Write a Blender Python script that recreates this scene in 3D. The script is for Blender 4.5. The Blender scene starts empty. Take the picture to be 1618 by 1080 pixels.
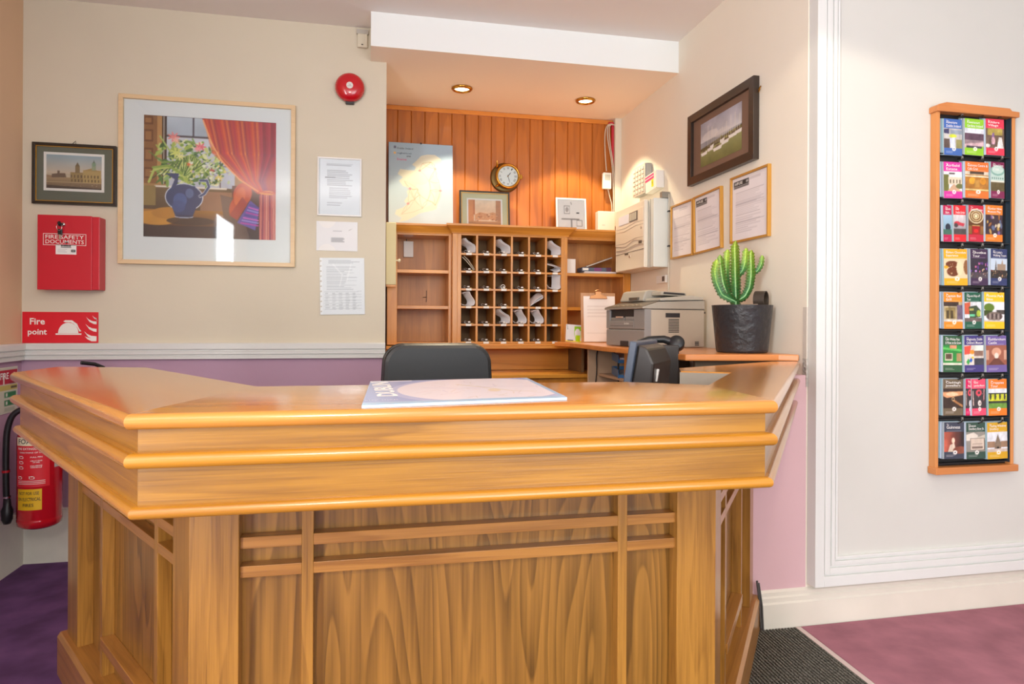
import bpy, math, random
import numpy as np
from mathutils import Vector, Matrix
random.seed(7); rng = np.random.default_rng(7)
scn = bpy.context.scene; COL = scn.collection
R = math.radians
# ---------------------------------------------------------------- camera
F_PX, YAW, EYE, ROLL, HY, CXP = 1060., R(12), 1.19, R(0.3), 508., 809.
cd = bpy.data.cameras.new('camera'); cam = bpy.data.objects.new('camera', cd); COL.objects.link(cam)
cd.sensor_width = 36; cd.lens = 36 * F_PX / 1618; cd.shift_y = -(540 - HY) / 1618.; cd.clip_start = .02
cam.matrix_world = Matrix.Translation((0, 0, EYE)) @ Matrix.Rotation(-YAW, 4, 'Z') @ Matrix.Rotation(R(90), 4, 'X') @ Matrix.Rotation(ROLL, 4, 'Z')
scn.camera = cam
vs = scn.view_settings; vs.view_transform = 'Standard'; vs.look = 'None'; vs.gamma = 1; vs.use_curve_mapping = False
vs.exposure = 0.04
def ray(px, py):
    dx, dy = px - CXP, py - HY
    x = dx * math.cos(ROLL) + dy * math.sin(ROLL); y = -dx * math.sin(ROLL) + dy * math.cos(ROLL)
    a, b = x / F_PX, -y / F_PX
    return Vector((math.sin(YAW) + a * math.cos(YAW), math.cos(YAW) - a * math.sin(YAW), b))
E0 = Vector((0, 0, EYE))
def on_y(px, py, v): d = ray(px, py); return E0 + d * (v / d[1])      # measured point on a wall Y = v
def on_x(px, py, v): d = ray(px, py); return E0 + d * (v / d[0])
def on_z(px, py, v): d = ray(px, py); return E0 + d * ((v - EYE) / d[2])
# ---------------------------------------------------------------- world and lights
def lin(c):
    if isinstance(c, str): c = tuple(int(c[i:i+2], 16) for i in (0, 2, 4))
    return tuple((v / 255 / 12.92 if v / 255 <= .04045 else ((v / 255 + .055) / 1.055) ** 2.4) for v in c[:3])
w = bpy.data.worlds.new('world'); scn.world = w; w.use_nodes = True
w.node_tree.nodes['Background'].inputs[0].default_value = (.86, .93, 1, 1)
w.node_tree.nodes['Background'].inputs[1].default_value = 1.1
def area(name, loc, look, sx, sy, power, col, spread=180):
    l = bpy.data.lights.new(name, 'AREA'); l.shape = 'RECTANGLE'; l.size = sx; l.size_y = sy; l.energy = power; l.color = col
    l.spread = R(spread)
    o = bpy.data.objects.new(name, l); COL.objects.link(o); o.location = loc
    o.rotation_euler = (Vector(look) - Vector(loc)).to_track_quat('-Z', 'Y').to_euler(); return o
# daylight through the two tall windows in the wall behind the camera
area('window_daylight', (-1.64, -.95, 1.3), (0, -.95, 1.3), .9, 2.1, 150, (.92, .96, 1))
area('window_daylight', (1.5, -2.35, 1.45), (1.2, 0, 1.35), 1.8, 2.1, 66, (.93, .97, 1))
def spot(name, loc, power, col, ang, blend, r=.03, look=(0, 0, -1)):
    l = bpy.data.lights.new(name, 'SPOT'); l.energy = power; l.color = col; l.spot_size = R(ang); l.spot_blend = blend; l.shadow_soft_size = r
    o = bpy.data.objects.new(name, l); COL.objects.link(o); o.location = loc
    o.rotation_euler = Vector(look).to_track_quat('-Z', 'Y').to_euler(); return o
WARM = (1, .84, .56)
spot('alcove_lamp_light', (.536, 4.002, 2.57), 38, WARM, 96, .18)
spot('alcove_lamp_light', (1.326, 4.045, 2.57), 38, WARM, 96, .18)
spot('lobby_lamp_light', (1.22, 1.15, 2.73), 38, (1, .87, .68), 146, .10, .03)
# unseen fill light added behind the camera to brighten ceiling and room
pl = bpy.data.lights.new('added_fill_light', 'POINT'); pl.energy = 66; pl.color = (1, .97, .93); pl.shadow_soft_size = .18
po = bpy.data.objects.new('added_fill_light', pl); COL.objects.link(po); po.location = (-.2, -.9, 2.15)
# ---------------------------------------------------------------- materials
_m = {}
def nn(nt, t, **k):
    n = nt.nodes.new(t)
    for a, b in k.items(): setattr(n, a, b)
    return n
def mat(name, c, rough=.5, metal=0, bump=0, bscale=60, coat=0, emit=None, es=1, var=0, vscale=3, spec=.5, mscale=(1,1,1)):
    if name in _m: return _m[name]
    m = bpy.data.materials.new(name); m.use_nodes = True; nt = m.node_tree; b = nt.nodes['Principled BSDF']
    L = lin(c); b.inputs['Base Color'].default_value = (*L, 1); b.inputs['Roughness'].default_value = rough
    b.inputs['Metallic'].default_value = metal; b.inputs['Coat Weight'].default_value = coat; b.inputs['Specular IOR Level'].default_value = spec
    b.inputs['Coat Roughness'].default_value = .12
    if emit: b.inputs['Emission Color'].default_value = (*emit, 1); b.inputs['Emission Strength'].default_value = es
    tc = nn(nt, 'ShaderNodeTexCoord'); mp = nn(nt, 'ShaderNodeMapping'); mp.inputs['Scale'].default_value = mscale
    nt.links.new(tc.outputs['Object'], mp.inputs[0])
    if var:
        n = nn(nt, 'ShaderNodeTexNoise'); n.inputs['Scale'].default_value = vscale; n.inputs['Detail'].default_value = 5
        nt.links.new(mp.outputs[0], n.inputs[0])
        r = nn(nt, 'ShaderNodeMapRange'); r.inputs[1].default_value = .3; r.inputs[2].default_value = .7
        r.inputs[3].default_value = 1 - var; r.inputs[4].default_value = 1 + var
        nt.links.new(n.outputs[0], r.inputs[0])
        x = nn(nt, 'ShaderNodeVectorMath', operation='SCALE'); x.inputs[0].default_value = L; nt.links.new(r.outputs[0], x.inputs['Scale'])
        nt.links.new(x.outputs[0], b.inputs['Base Color'])
    if bump:
        n = nn(nt, 'ShaderNodeTexNoise'); n.inputs['Scale'].default_value = bscale; n.inputs['Detail'].default_value = 4
        nt.links.new(mp.outputs[0], n.inputs[0])
        u = nn(nt, 'ShaderNodeBump'); u.inputs['Strength'].default_value = bump; u.inputs['Distance'].default_value = .01
        nt.links.new(n.outputs[0], u.inputs['Height']); nt.links.new(u.outputs[0], b.inputs['Normal'])
    _m[name] = m; return m
def wood(name, light, dark, axis='X', scale=1., rings=9., rough=.3, coat=.3, contrast=.6, seed=0., streak=.25, bump=.06, stretch=.13):
    """oak: contour lines of a stretched noise make cathedral figure, plus fine pores along the grain"""
    if name in _m: return _m[name]
    m = bpy.data.materials.new(name); m.use_nodes = True; nt = m.node_tree; b = nt.nodes['Principled BSDF']; lk = nt.links.new
    tc = nn(nt, 'ShaderNodeTexCoord'); oi = nn(nt, 'ShaderNodeObjectInfo')
    of = nn(nt, 'ShaderNodeVectorMath', operation='SCALE'); of.inputs[0].default_value = (7.3, 3.1, 5.7); lk(oi.outputs['Random'], of.inputs['Scale'])
    ad = nn(nt, 'ShaderNodeVectorMath', operation='ADD'); lk(tc.outputs['Object'], ad.inputs[0]); lk(of.outputs[0], ad.inputs[1])
    def stretched(k, s, det, loc=0):
        sc = [s, s, s]; sc['XYZ'.index(axis)] = s * k
        mp = nn(nt, 'ShaderNodeMapping'); mp.inputs['Scale'].default_value = sc; mp.inputs['Location'].default_value = (seed + loc,) * 3
        lk(ad.outputs[0], mp.inputs[0]); n = nn(nt, 'ShaderNodeTexNoise'); n.inputs['Scale'].default_value = 1; n.inputs['Detail'].default_value = det
        n.inputs['Roughness'].default_value = .55
        lk(mp.outputs[0], n.inputs[0]); return n.outputs[0]
    a = stretched(stretch, 5.5 * scale, 1.5)
    mu = nn(nt, 'ShaderNodeMath', operation='MULTIPLY'); lk(a, mu.inputs[0]); mu.inputs[1].default_value = rings
    fr = nn(nt, 'ShaderNodeMath', operation='FRACT'); lk(mu.outputs[0], fr.inputs[0])
    cr = nn(nt, 'ShaderNodeValToRGB'); e = cr.color_ramp.elements
    e[0].position = 0; e[0].color = (0, 0, 0, 1); e[1].position = 1; e[1].color = (0.05, .05, .05, 1)
    q = cr.color_ramp.elements.new(.75); q.color = (.75, .75, .75, 1)
    q = cr.color_ramp.elements.new(.92); q.color = (1, 1, 1, 1)
    lk(fr.outputs[0], cr.inputs[0])
    f = stretched(.02, 150 * scale, 2, 3); g = stretched(.05, 26 * scale, 3, 9)
    # amount = contrast*rings + streak*(fibre)
    m1 = nn(nt, 'ShaderNodeMath', operation='MULTIPLY'); lk(cr.outputs[0], m1.inputs[0]); m1.inputs[1].default_value = contrast
    m2 = nn(nt, 'ShaderNodeMath', operation='MULTIPLY_ADD'); lk(f, m2.inputs[0]); m2.inputs[1].default_value = streak * 2; m2.inputs[2].default_value = -streak
    m3 = nn(nt, 'ShaderNodeMath', operation='MULTIPLY_ADD'); lk(g, m3.inputs[0]); m3.inputs[1].default_value = streak * 3; m3.inputs[2].default_value = -streak * 1.3
    s1 = nn(nt, 'ShaderNodeMath', operation='ADD'); lk(m1.outputs[0], s1.inputs[0]); lk(m2.outputs[0], s1.inputs[1])
    s2 = nn(nt, 'ShaderNodeMath', operation='ADD', use_clamp=True); lk(s1.outputs[0], s2.inputs[0]); lk(m3.outputs[0], s2.inputs[1])
    mx = nn(nt, 'ShaderNodeMix', data_type='RGBA'); lk(s2.outputs[0], mx.inputs['Factor'])
    mx.inputs[6].default_value = (*lin(light), 1); mx.inputs[7].default_value = (*lin(dark), 1)
    lk(mx.outputs[2], b.inputs['Base Color'])
    bu = nn(nt, 'ShaderNodeBump'); bu.inputs['Strength'].default_value = bump; bu.inputs['Distance'].default_value = .004
    lk(s2.outputs[0], bu.inputs['Height']); lk(bu.outputs[0], b.inputs['Normal'])
    b.inputs['Roughness'].default_value = rough; b.inputs['Coat Weight'].default_value = coat; b.inputs['Coat Roughness'].default_value = .14
    _m[name] = m; return m
def glass_mat():
    m = bpy.data.materials.new('picture_glass'); m.use_nodes = True; nt = m.node_tree; nt.nodes.clear()
    o = nn(nt, 'ShaderNodeOutputMaterial'); t = nn(nt, 'ShaderNodeBsdfTransparent'); g = nn(nt, 'ShaderNodeBsdfGlossy'); g.inputs['Roughness'].default_value = .03
    f = nn(nt, 'ShaderNodeFresnel'); f.inputs[0].default_value = 1.45; x = nn(nt, 'ShaderNodeMixShader')
    nt.links.new(f.outputs[0], x.inputs[0]); nt.links.new(t.outputs[0], x.inputs[1]); nt.links.new(g.outputs[0], x.inputs[2]); nt.links.new(x.outputs[0], o.inputs[0]); return m
GLASS = glass_mat()
def print_mat(name, rough):
    m = bpy.data.materials.new(name); m.use_nodes = True; nt = m.node_tree; b = nt.nodes['Principled BSDF']
    a = nn(nt, 'ShaderNodeAttribute', attribute_name='ink'); nt.links.new(a.outputs['Color'], b.inputs['Base Color']); b.inputs['Roughness'].default_value = rough; return m
INK = print_mat('printed_paper', .55); INKG = print_mat('printed_gloss_card', .25)
# ---------------------------------------------------------------- mesh helpers
class MB:
    def __init__(s): s.v = []; s.f = []; s.mi = []; s.sm = []
    def add(s, vs, fs, mi=0, sm=False):
        n = len(s.v); s.v += [tuple(p) for p in vs]; s.f += [tuple(n + i for i in f) for f in fs]; s.mi += [mi] * len(fs); s.sm += [sm] * len(fs); return s
    def box(s, a, b, mi=0, M=None):
        x0, y0, z0 = a; x1, y1, z1 = b
        vs = [(x0,y0,z0),(x1,y0,z0),(x1,y1,z0),(x0,y1,z0),(x0,y0,z1),(x1,y0,z1),(x1,y1,z1),(x0,y1,z1)]
        if M: vs = [M @ Vector(p) for p in vs]
        return s.add(vs, [(0,3,2,1),(4,5,6,7),(0,1,5,4),(1,2,6,5),(2,3,7,6),(3,0,4,7)], mi)
    def prism(s, poly, z0, z1, mi=0, ax='Z', sm=False):
        f = {'Z': lambda p, z: (p[0], p[1], z), 'Y': lambda p, z: (p[0], z, p[1]), 'X': lambda p, z: (z, p[0], p[1])}[ax]
        n = len(poly); ar = sum(poly[i][0]*poly[(i+1)%n][1]-poly[(i+1)%n][0]*poly[i][1] for i in range(n))
        if ar < 0: poly = poly[::-1]
        vs = [f(p, z0) for p in poly] + [f(p, z1) for p in poly]
        fs = [(i, (i+1)%n, n+(i+1)%n, n+i) for i in range(n)]
        caps = [tuple(range(n))[::-1], tuple(range(n, 2*n))]
        if ax == 'Y': fs = [t[::-1] for t in fs]; caps = [t[::-1] for t in caps]
        s.add(vs, fs, mi, sm); k = len(s.v) - 2*n
        for t in caps: s.f.append(tuple(k + i for i in t)); s.mi.append(mi); s.sm.append(False)
        return s
    def tube(s, pts, r, seg=10, mi=0, cap=True):
        pts = [Vector(p) for p in pts]; n = len(pts); rs = r if isinstance(r, (list, tuple)) else [r] * n
        vs = []; up = None
        for i, p in enumerate(pts):
            t = (pts[min(i+1, n-1)] - pts[max(i-1, 0)]).normalized()
            if up is None: up = t.orthogonal().normalized()
            else: up = (up - t * up.dot(t)).normalized()
            bi = t.cross(up)
            vs += [p + (up * math.cos(2*math.pi*k/seg) + bi * math.sin(2*math.pi*k/seg)) * rs[i] for k in range(seg)]
        fs = [(i*seg+k, i*seg+(k+1)%seg, (i+1)*seg+(k+1)%seg, (i+1)*seg+k) for i in range(n-1) for k in range(seg)]
        s.add(vs, fs, mi, True)
        if cap: s.add(vs[:seg], [tuple(range(seg))[::-1]], mi); s.add(vs[-seg:], [tuple(range(seg))], mi)
        return s
    def lathe(s, prof, seg=32, mi=0, M=None, sm=True):
        vs = []; M = M or Matrix()
        for r, z in prof: vs += [M @ Vector((r*math.cos(2*math.pi*k/seg), r*math.sin(2*math.pi*k/seg), z)) for k in range(seg)]
        fs = [(i*seg+k, i*seg+(k+1)%seg, (i+1)*seg+(k+1)%seg, (i+1)*seg+k) for i in range(len(prof)-1) for k in range(seg)]
        return s.add(vs, fs, mi, sm)
    def quad(s, a, b, c, d, mi=0): return s.add([a, b, c, d], [(0,1,2,3)], mi)
    def build(s, name, mats, parent=None, loc=None, rot=None, bev=0, kind=None):
        me = bpy.data.meshes.new(name); me.from_pydata([tuple(p) for p in s.v], [], s.f)
        for m in (mats if isinstance(mats, (list, tuple)) else [mats]): me.materials.append(m)
        me.polygons.foreach_set('material_index', s.mi); me.polygons.foreach_set('use_smooth', s.sm); me.update()
        o = bpy.data.objects.new(name, me); COL.objects.link(o)
        if parent: o.parent = parent
        if loc is not None: o.location = loc
        if rot is not None: o.rotation_euler = rot
        if bev:
            b = o.modifiers.new('bevel', 'BEVEL'); b.width = bev; b.segments = 2; b.limit_method = 'ANGLE'; b.angle_limit = R(40)
        if kind: o['kind'] = kind
        return o
def tag(o, label, cat, group=None):
    o['label'] = label; o['category'] = cat
    if group: o['group'] = group
    return o
def thing(name, label, cat, loc=(0,0,0), rz=0, group=None):
    o = bpy.data.objects.new(name, None); COL.objects.link(o); o.empty_display_size = .05; o.location = loc; o.rotation_euler = (0, 0, rz)
    return tag(o, label, cat, group)
def copy_tree(o, parent=None):
    c = o.copy(); COL.objects.link(c)
    if parent: c.parent = parent; c.matrix_parent_inverse = o.matrix_parent_inverse
    for ch in o.children: copy_tree(ch, c)
    return c
BLACK = mat('black_plastic', '17181a', .4); WHITE = mat('white_ink', 'f2f0ea', .6); DARK = mat('dark_ink', '26262a', .6)
def text(body, m, parent, loc, w=None, h=None, rot=(R(90), 0, 0), name='lettering', ex=0.0002, align='LEFT', bold=0.0, spacing=1.0):
    """real letter shapes, fitted to a width and/or line height; default stands upright facing local -y"""
    c = bpy.data.curves.new('t', 'FONT'); c.body = body; c.align_x = align; c.extrude = 0; c.offset = bold; c.space_line = spacing; c.resolution_u = 2
    t = bpy.data.objects.new('t', c); COL.objects.link(t); dg = bpy.context.evaluated_depsgraph_get()
    me = bpy.data.meshes.new_from_object(t.evaluated_get(dg)); bpy.data.objects.remove(t); bpy.data.curves.remove(c)
    xs = [v.co.x for v in me.vertices]; ys = [v.co.y for v in me.vertices]
    if not xs: return None
    W, Hh = max(xs)-min(xs), max(ys)-min(ys); sx = (w / W) if w else h / Hh; sy = (h / Hh) if h else sx
    ox = {'LEFT': min(xs), 'CENTER': (max(xs)+min(xs))/2, 'RIGHT': max(xs)}[align]; oy = (max(ys)+min(ys))/2
    for v in me.vertices: v.co = ((v.co.x-ox)*sx, (v.co.y-oy)*sy, 0)
    me.materials.clear(); me.materials.append(m); me.name = name
    o = bpy.data.objects.new(name, me); COL.objects.link(o); o.parent = parent; o.location = loc; o.rotation_euler = rot; return o
# ---------------------------------------------------------------- painted prints (flat artwork on paper)
class Canvas:
    def __init__(s, nx, ny, bg, ss=2):
        s.nx, s.ny, s.ss = nx, ny, ss; X, Y = nx*ss, ny*ss
        s.a = np.zeros((Y, X, 3)); s.a[:] = s.c(bg); u, v = np.meshgrid((np.arange(X)+.5)/X, (np.arange(Y)+.5)/Y); s.u, s.v = u, v
    def c(s, c):
        if isinstance(c, str): return np.array([int(c[i:i+2], 16) for i in (0, 2, 4)]) / 255.
        return np.array(c) / 255.
    def put(s, m, c, al=1):
        s.a[m] = s.a[m] * (1-al) + s.c(c) * al; return s
    def rect(s, x0, y0, x1, y1, c, al=1): return s.put((s.u>=x0)&(s.u<x1)&(s.v>=y0)&(s.v<y1), c, al)
    def ell(s, cx, cy, rx, ry, c, al=1, rot=0):
        du, dv = s.u-cx, s.v-cy; t = R(rot); a = du*math.cos(t)+dv*math.sin(t); b = -du*math.sin(t)+dv*math.cos(t)
        return s.put((a/rx)**2+(b/ry)**2 < 1, c, al)
    def poly(s, pts, c, al=1):
        m = np.zeros(s.u.shape, bool); n = len(pts)
        for i in range(n):
            (x0, y0), (x1, y1) = pts[i], pts[(i+1)%n]
            if y0 == y1: continue
            m ^= ((s.v < y0) != (s.v < y1)) & (s.u < (x1-x0)*(s.v-y0)/(y1-y0)+x0)
        return s.put(m, c, al)
    def line(s, pts, w, c, al=1):
        for (x0, y0), (x1, y1) in zip(pts, pts[1:]):
            dx, dy = x1-x0, y1-y0; L = dx*dx+dy*dy + 1e-9; t = np.clip(((s.u-x0)*dx+(s.v-y0)*dy)/L, 0, 1)
            s.put((s.u-x0-t*dx)**2+(s.v-y0-t*dy)**2 < w*w, c, al)
        return s
    def grad(s, x0, y0, x1, y1, c0, c1, hor=False):
        m = (s.u>=x0)&(s.u<x1)&(s.v>=y0)&(s.v<y1); t = ((s.u-x0)/(x1-x0) if hor else (s.v-y0)/(y1-y0))[m][:, None]
        s.a[m] = s.c(c0)*(1-t)+s.c(c1)*t; return s
    def noise(s, amt, k=8, region=(0,0,1,1)):
        m = (s.u>=region[0])&(s.u<region[2])&(s.v>=region[1])&(s.v<region[3]); z = np.zeros(s.u.shape)
        for q in (k, k*2, k*4):
            g = rng.random((q+2, q+2)); x = s.u*q; y = s.v*q; i = x.astype(int); j = y.astype(int); fx = x-i; fy = y-j
            z += ((g[j, i]*(1-fx)+g[j, i+1]*fx)*(1-fy)+(g[j+1, i]*(1-fx)+g[j+1, i+1]*fx)*fy-.5)*8/q*k/8
        s.a[m] = np.clip(s.a[m]*(1+amt*z[m][:, None]), 0, 1); return s
    def blobs(s, n, reg, cols, r=(.02, .06), al=.9):
        for _ in range(n):
            s.ell(reg[0]+rng.random()*(reg[2]-reg[0]), reg[1]+rng.random()*(reg[3]-reg[1]), r[0]+rng.random()*(r[1]-r[0]), r[0]*.7+rng.random()*(r[1]-r[0])*.8, cols[int(rng.integers(len(cols)))], al, rng.random()*180)
        return s
    def textlines(s, x0, y0, x1, y1, n, c, h=.35, ragged=.3, al=.8):
        for i in range(n):
            y = y0+(y1-y0)*i/n; e = x1-(x1-x0)*ragged*rng.random()
            s.rect(x0, y, e, y+(y1-y0)/n*h, c, al)
        return s
    def sheet(s, w, h, name, m, parent, loc, rot=None, bend=None):
        """grid standing in local xz (facing -y), centre at origin; per-vertex ink colours"""
        A = s.a.reshape(s.ny, s.ss, s.nx, s.ss, 3).mean((1, 3)); A = np.where(A <= .04045, A/12.92, ((A+.055)/1.055)**2.4)
        xs = np.linspace(-w/2, w/2, s.nx); zs = np.linspace(h/2, -h/2, s.ny); Xg, Zg = np.meshgrid(xs, zs)
        Yg = bend(Xg, Zg) if bend else np.zeros_like(Xg)
        co = np.stack([Xg, Yg, Zg], -1).reshape(-1, 3); idx = np.arange(s.nx*s.ny).reshape(s.ny, s.nx)
        q = np.stack([idx[1:, :-1], idx[1:, 1:], idx[:-1, 1:], idx[:-1, :-1]], -1).reshape(-1, 4)
        me = bpy.data.meshes.new(name); me.from_pydata(co.tolist(), [], q.tolist()); me.materials.append(m)
        at = me.color_attributes.new('ink', 'FLOAT_COLOR', 'POINT'); c4 = np.ones((s.nx*s.ny, 4), np.float32); c4[:, :3] = A.reshape(-1, 3)
        at.data.foreach_set('color', c4.ravel())
        o = bpy.data.objects.new(name, me); COL.objects.link(o)
        if parent: o.parent = parent
        o.location = loc
        if rot is not None: o.rotation_euler = rot
        return o
# ================================================================ THE ROOM
XL, XA, XS, YB, YA, YW, ZC, ZS = -1.66, .084, 1.69, 3.70, 4.42, 2.35, 2.765, 2.59
RAIL_T, RAIL_B = 1.073, .992
CREAM = mat('cream_wall_paint', 'd7ceb9', .75, bump=.05, bscale=35, var=.025, vscale=2)
CREAM_SIDE = mat('pale_cream_wall_paint', 'ece4d4', .75, bump=.06, bscale=30, var=.02, vscale=2)
TAN = mat('tan_wall_paint', 'e0bd9a', .8, bump=.05, bscale=35)
MAUVE = mat('mauve_wall_paint', 'b997ad', .75, bump=.05, bscale=35, var=.03, vscale=2)
MAUVE_R = mat('pink_wall_paint', 'd2aeb2', .75, bump=.05, bscale=35, var=.04, vscale=2)
CEIL = mat('ceiling_paint', 'f2ece6', .85, bump=.04, bscale=20)
GLOSSW = mat('white_gloss_paint', 'dadbd7', .35, bump=.03, bscale=20)
SKIRT = mat('worn_skirting_paint', 'd6d3c6', .5, bump=.08, bscale=14, var=.05, vscale=9)
WHITEWALL = mat('white_wall_paint', 'cccbc4', .7, bump=.08, bscale=9, var=.015, vscale=3)
PLASTER = mat('bare_plaster', 'b8b2aa', .9, bump=.8, bscale=90, var=.3, vscale=60)
def struct(name, mb, m, bev=0): return mb.build(name, m, kind='structure', bev=bev)
# floor: one carpet, cool shade painted purple, warm light painted pink; mat laid over
CARP_SHADE = mat('blue_shade_carpet', '7c5686', .95, bump=.9, bscale=700, var=.28, vscale=6, spec=.1)
CARP_LIT = mat('warm_light_carpet', 'c98896', .95, bump=.9, bscale=700, var=.16, vscale=7, spec=.1)
struct('floor', MB().box((-3, -3, -.12), (4.2, 5, 0)), CARP_SHADE)
struct('ceiling', MB().box((-3, -3, ZC), (4.2, 3.49, ZC+.1)).box((-3, 3.49, ZC), (.0, 3.9, ZC+.1)), CEIL)
# bulkhead over the alcove: white face, cream underside
SOFF = mat('alcove_ceiling_paint', 'fff0dc', .8)
FASC = mat('bulkhead_face_paint', 'eef2f0', .7)
mb = MB().box((0, 3.49, ZS), (1.69, 4.6, ZC+.1), 0)
o = mb.build('ceiling_bulkhead', [SOFF, FASC], kind='structure'); o.data.polygons[2].material_index = 1
# back wall, cream above and mauve below
b = struct('wall_back', MB().box((XL-.1, YB, 0), (XA, YB+.1, RAIL_B+.02), 1).box((XL-.1, YB, RAIL_B+.02), (XA, YB+.1, ZC), 0), [CREAM, MAUVE])
struct('wall_left', MB().box((XL-.1, -.45, 0), (XL, YB, RAIL_B+.02), 1).box((XL-.1, -.45, RAIL_B+.02), (XL, YB, ZC), 0).box((XL-.1, -2.5, 0), (XL, -1.45, ZC), 0).box((XL-.1, -1.45, 2.4), (XL, -.45, ZC), 0).box((XL-.1, -1.45, 0), (XL, -.45, .1), 0), [TAN, MAUVE])
struct('wall_alcove_left', MB().box((XA-.1, YB+.1, 0), (XA, YA+.2, ZC)), CREAM_SIDE)
struct('wall_side', MB().box((XS, YW, 0), (XS+.1, 4.40, ZC)), CREAM_SIDE)
struct('wall_right', MB().box((XS+.1, YW, 0), (4.2, YW+.1, ZC), 0), [MAUVE_R])
struct('wall_half_height', MB().box((1.40, YW, 0), (XS, YW+.08, .985)), MAUVE_R)
struct('wall_far_right', MB().box((4.1, -2.5, 0), (4.2, YW, ZC)), WHITEWALL)
# wall behind the camera with the two tall windows
rw = MB()
for a, b2 in ((-1.76, .6), (2.4, 4.2)): rw.box((a, -2.6, 0), (b2, -2.5, ZC))
for a, b2 in ((.6, 2.4),): rw.box((a, -2.6, 0), (b2, -2.5, .4)).box((a, -2.6, 2.5), (b2, -2.5, ZC))
struct('wall_rear', rw, WHITEWALL)
for i, (a, b2) in enumerate(((.6, 2.4),)):
    f = MB(); f.box((a, -2.58, .4), (a+.05, -2.5, 2.5)); f.box((b2-.05, -2.58, .4), (b2, -2.5, 2.5)); f.box((a+.05, -2.58, .4), (b2-.05, -2.5, .46)); f.box((a+.05, -2.58, 2.44), (b2-.05, -2.5, 2.5))
    c = (a+b2)/2; f.box((c-.025, -2.57, .46), (c+.025, -2.51, 2.44))
    struct('window_%d' % (i+1), f, GLOSSW)
f = MB().box((XL-.08, -1.45, .1), (XL-.02, -1.39, 2.4)).box((XL-.08, -.51, .1), (XL-.02, -.45, 2.4)).box((XL-.08, -.98, .1), (XL-.02, -.92, 2.4)).box((XL-.08, -1.39, .1), (XL-.02, -.51, .25)).box((XL-.08, -1.39, 2.34), (XL-.02, -.51, 2.4))
struct('window_2', f, GLOSSW)
# alcove back: upright V-jointed boards (one surface), slim batten at the top
PINE = wood('alcove_board_wood', 'bf7028', '8a4816', 'Z', 1.0, rings=6, rough=.32, coat=.35, contrast=.3, streak=.35)
mb = MB(); x = XA
while x < 1.72:
    x1 = min(x + .0885, 1.74)
    mb.prism([(x, YA+.05), (x, YA+.006), (x+.004, YA), (x1-.004, YA), (x1, YA+.006), (x1, YA+.05)], 0, ZS)
    x = x1
struct('wall_alcove_back', mb, PINE)
OAKH = wood('oak_trim_wood', 'e08f3c', 'b96a22', 'X', 1, rings=5, rough=.3, coat=.3, contrast=.35)
struct('trim_1', MB().box((XA, YA-.012, ZS-.03), (1.68, YA-.001, ZS-.002)), OAKH)
struct('trim_2', MB().box((XA+.001, YA-.06, 1.8), (XA+.012, YA-.001, ZS-.03)), OAKH)
# dado rail: stepped profile
def rail_prof():
    z0, z1 = RAIL_B, RAIL_T; h = z1-z0
    return [(0, z1), (.030, z1), (.034, z1-.006), (.034, z0+.62*h), (.024, z0+.58*h), (.024, z0+.50*h), (.030, z0+.47*h), (.030, z0+.30*h), (.020, z0+.26*h), (.020, z0+.2*h), (.025, z0+.17*h), (.025, z0), (0, z0)]
struct('trim_3', MB().prism([(YB-d, z) for d, z in rail_prof()], XL+.02, XA, ax='X'), GLOSSW)
struct('trim_4', MB().prism([(XL+d, z) for d, z in rail_prof()], 1.2, YB-.002, ax='Y'), GLOSSW)
struct('baseboard_back', MB().box((XL+.022, YB-.022, 0), (XA, YB-.001, .25)).box((XL+.016, YB-.016, .25), (XA, YB-.001, .262)), SKIRT)
struct('baseboard_left', MB().box((XL+.001, -.4, 0), (XL+.022, YB, .25)).box((XL+.001, -.4, .25), (XL+.016, YB, .262)), SKIRT)
# right skirting with a moulded top
sk = [(0, 0), (.022, 0), (.022, .10), (.016, .106), (.016, .122), (.010, .128), (.010, .142), (0, .15)]
struct('baseboard_right', MB().prism([(YW-d, z) for d, z in sk], 1.49, 4.1, ax='X'), mat('cream_skirting_paint', 'dcd6c8', .45, bump=.05, bscale=12, var=.03, vscale=6))
# large panelled casing on the right wall (frame with a stepped moulding and a sunk field)
pm = MB(); px0, px1, pz0, pz1 = 1.694, 4.05, .165, 2.755
def frame_step(d0, d1, y):      # a ring from inset d0 to d1 with its face at y
    pm.box((px0+d0, y, pz0+d0*1.0), (px0+d1, YW-.001, pz1)); pm.box((px0+d1, y, pz0+d0*1.0), (px1, YW-.001, pz0+d1*1.0))
frame_step(0, .040, 2.296); frame_step(.040, .046, 2.306); frame_step(.046, .070, 2.301); frame_step(.070, .078, 2.309); frame_step(.078, .094, 2.304); frame_step(.094, .100, 2.313); frame_step(.100, .110, 2.309)
struct('trim_5', pm, GLOSSW, bev=.0015)
struct('trim_6', MB().box((px0+.11, 2.322, pz0+.11), (px1, YW-.001, pz1)), WHITEWALL)
struct('trim_7', MB().box((XS-.004, YW-.004, .94), (XS+.003, YW+.02, 1.05)), PLASTER)
struct('trim_9', MB().box((XS-.003, YW-.003, 1.05), (XS+.003, YW+.02, 1.254)), mat('pale_grey_filler', 'cdc5ba', .8))
# end of the side wall: white painted batten up the alcove corner
struct('trim_8', MB().box((1.645, 4.36, 1.85), (1.689, 4.40, ZS)), mat('pale_batten_paint', 'ddd6c6', .6))
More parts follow.
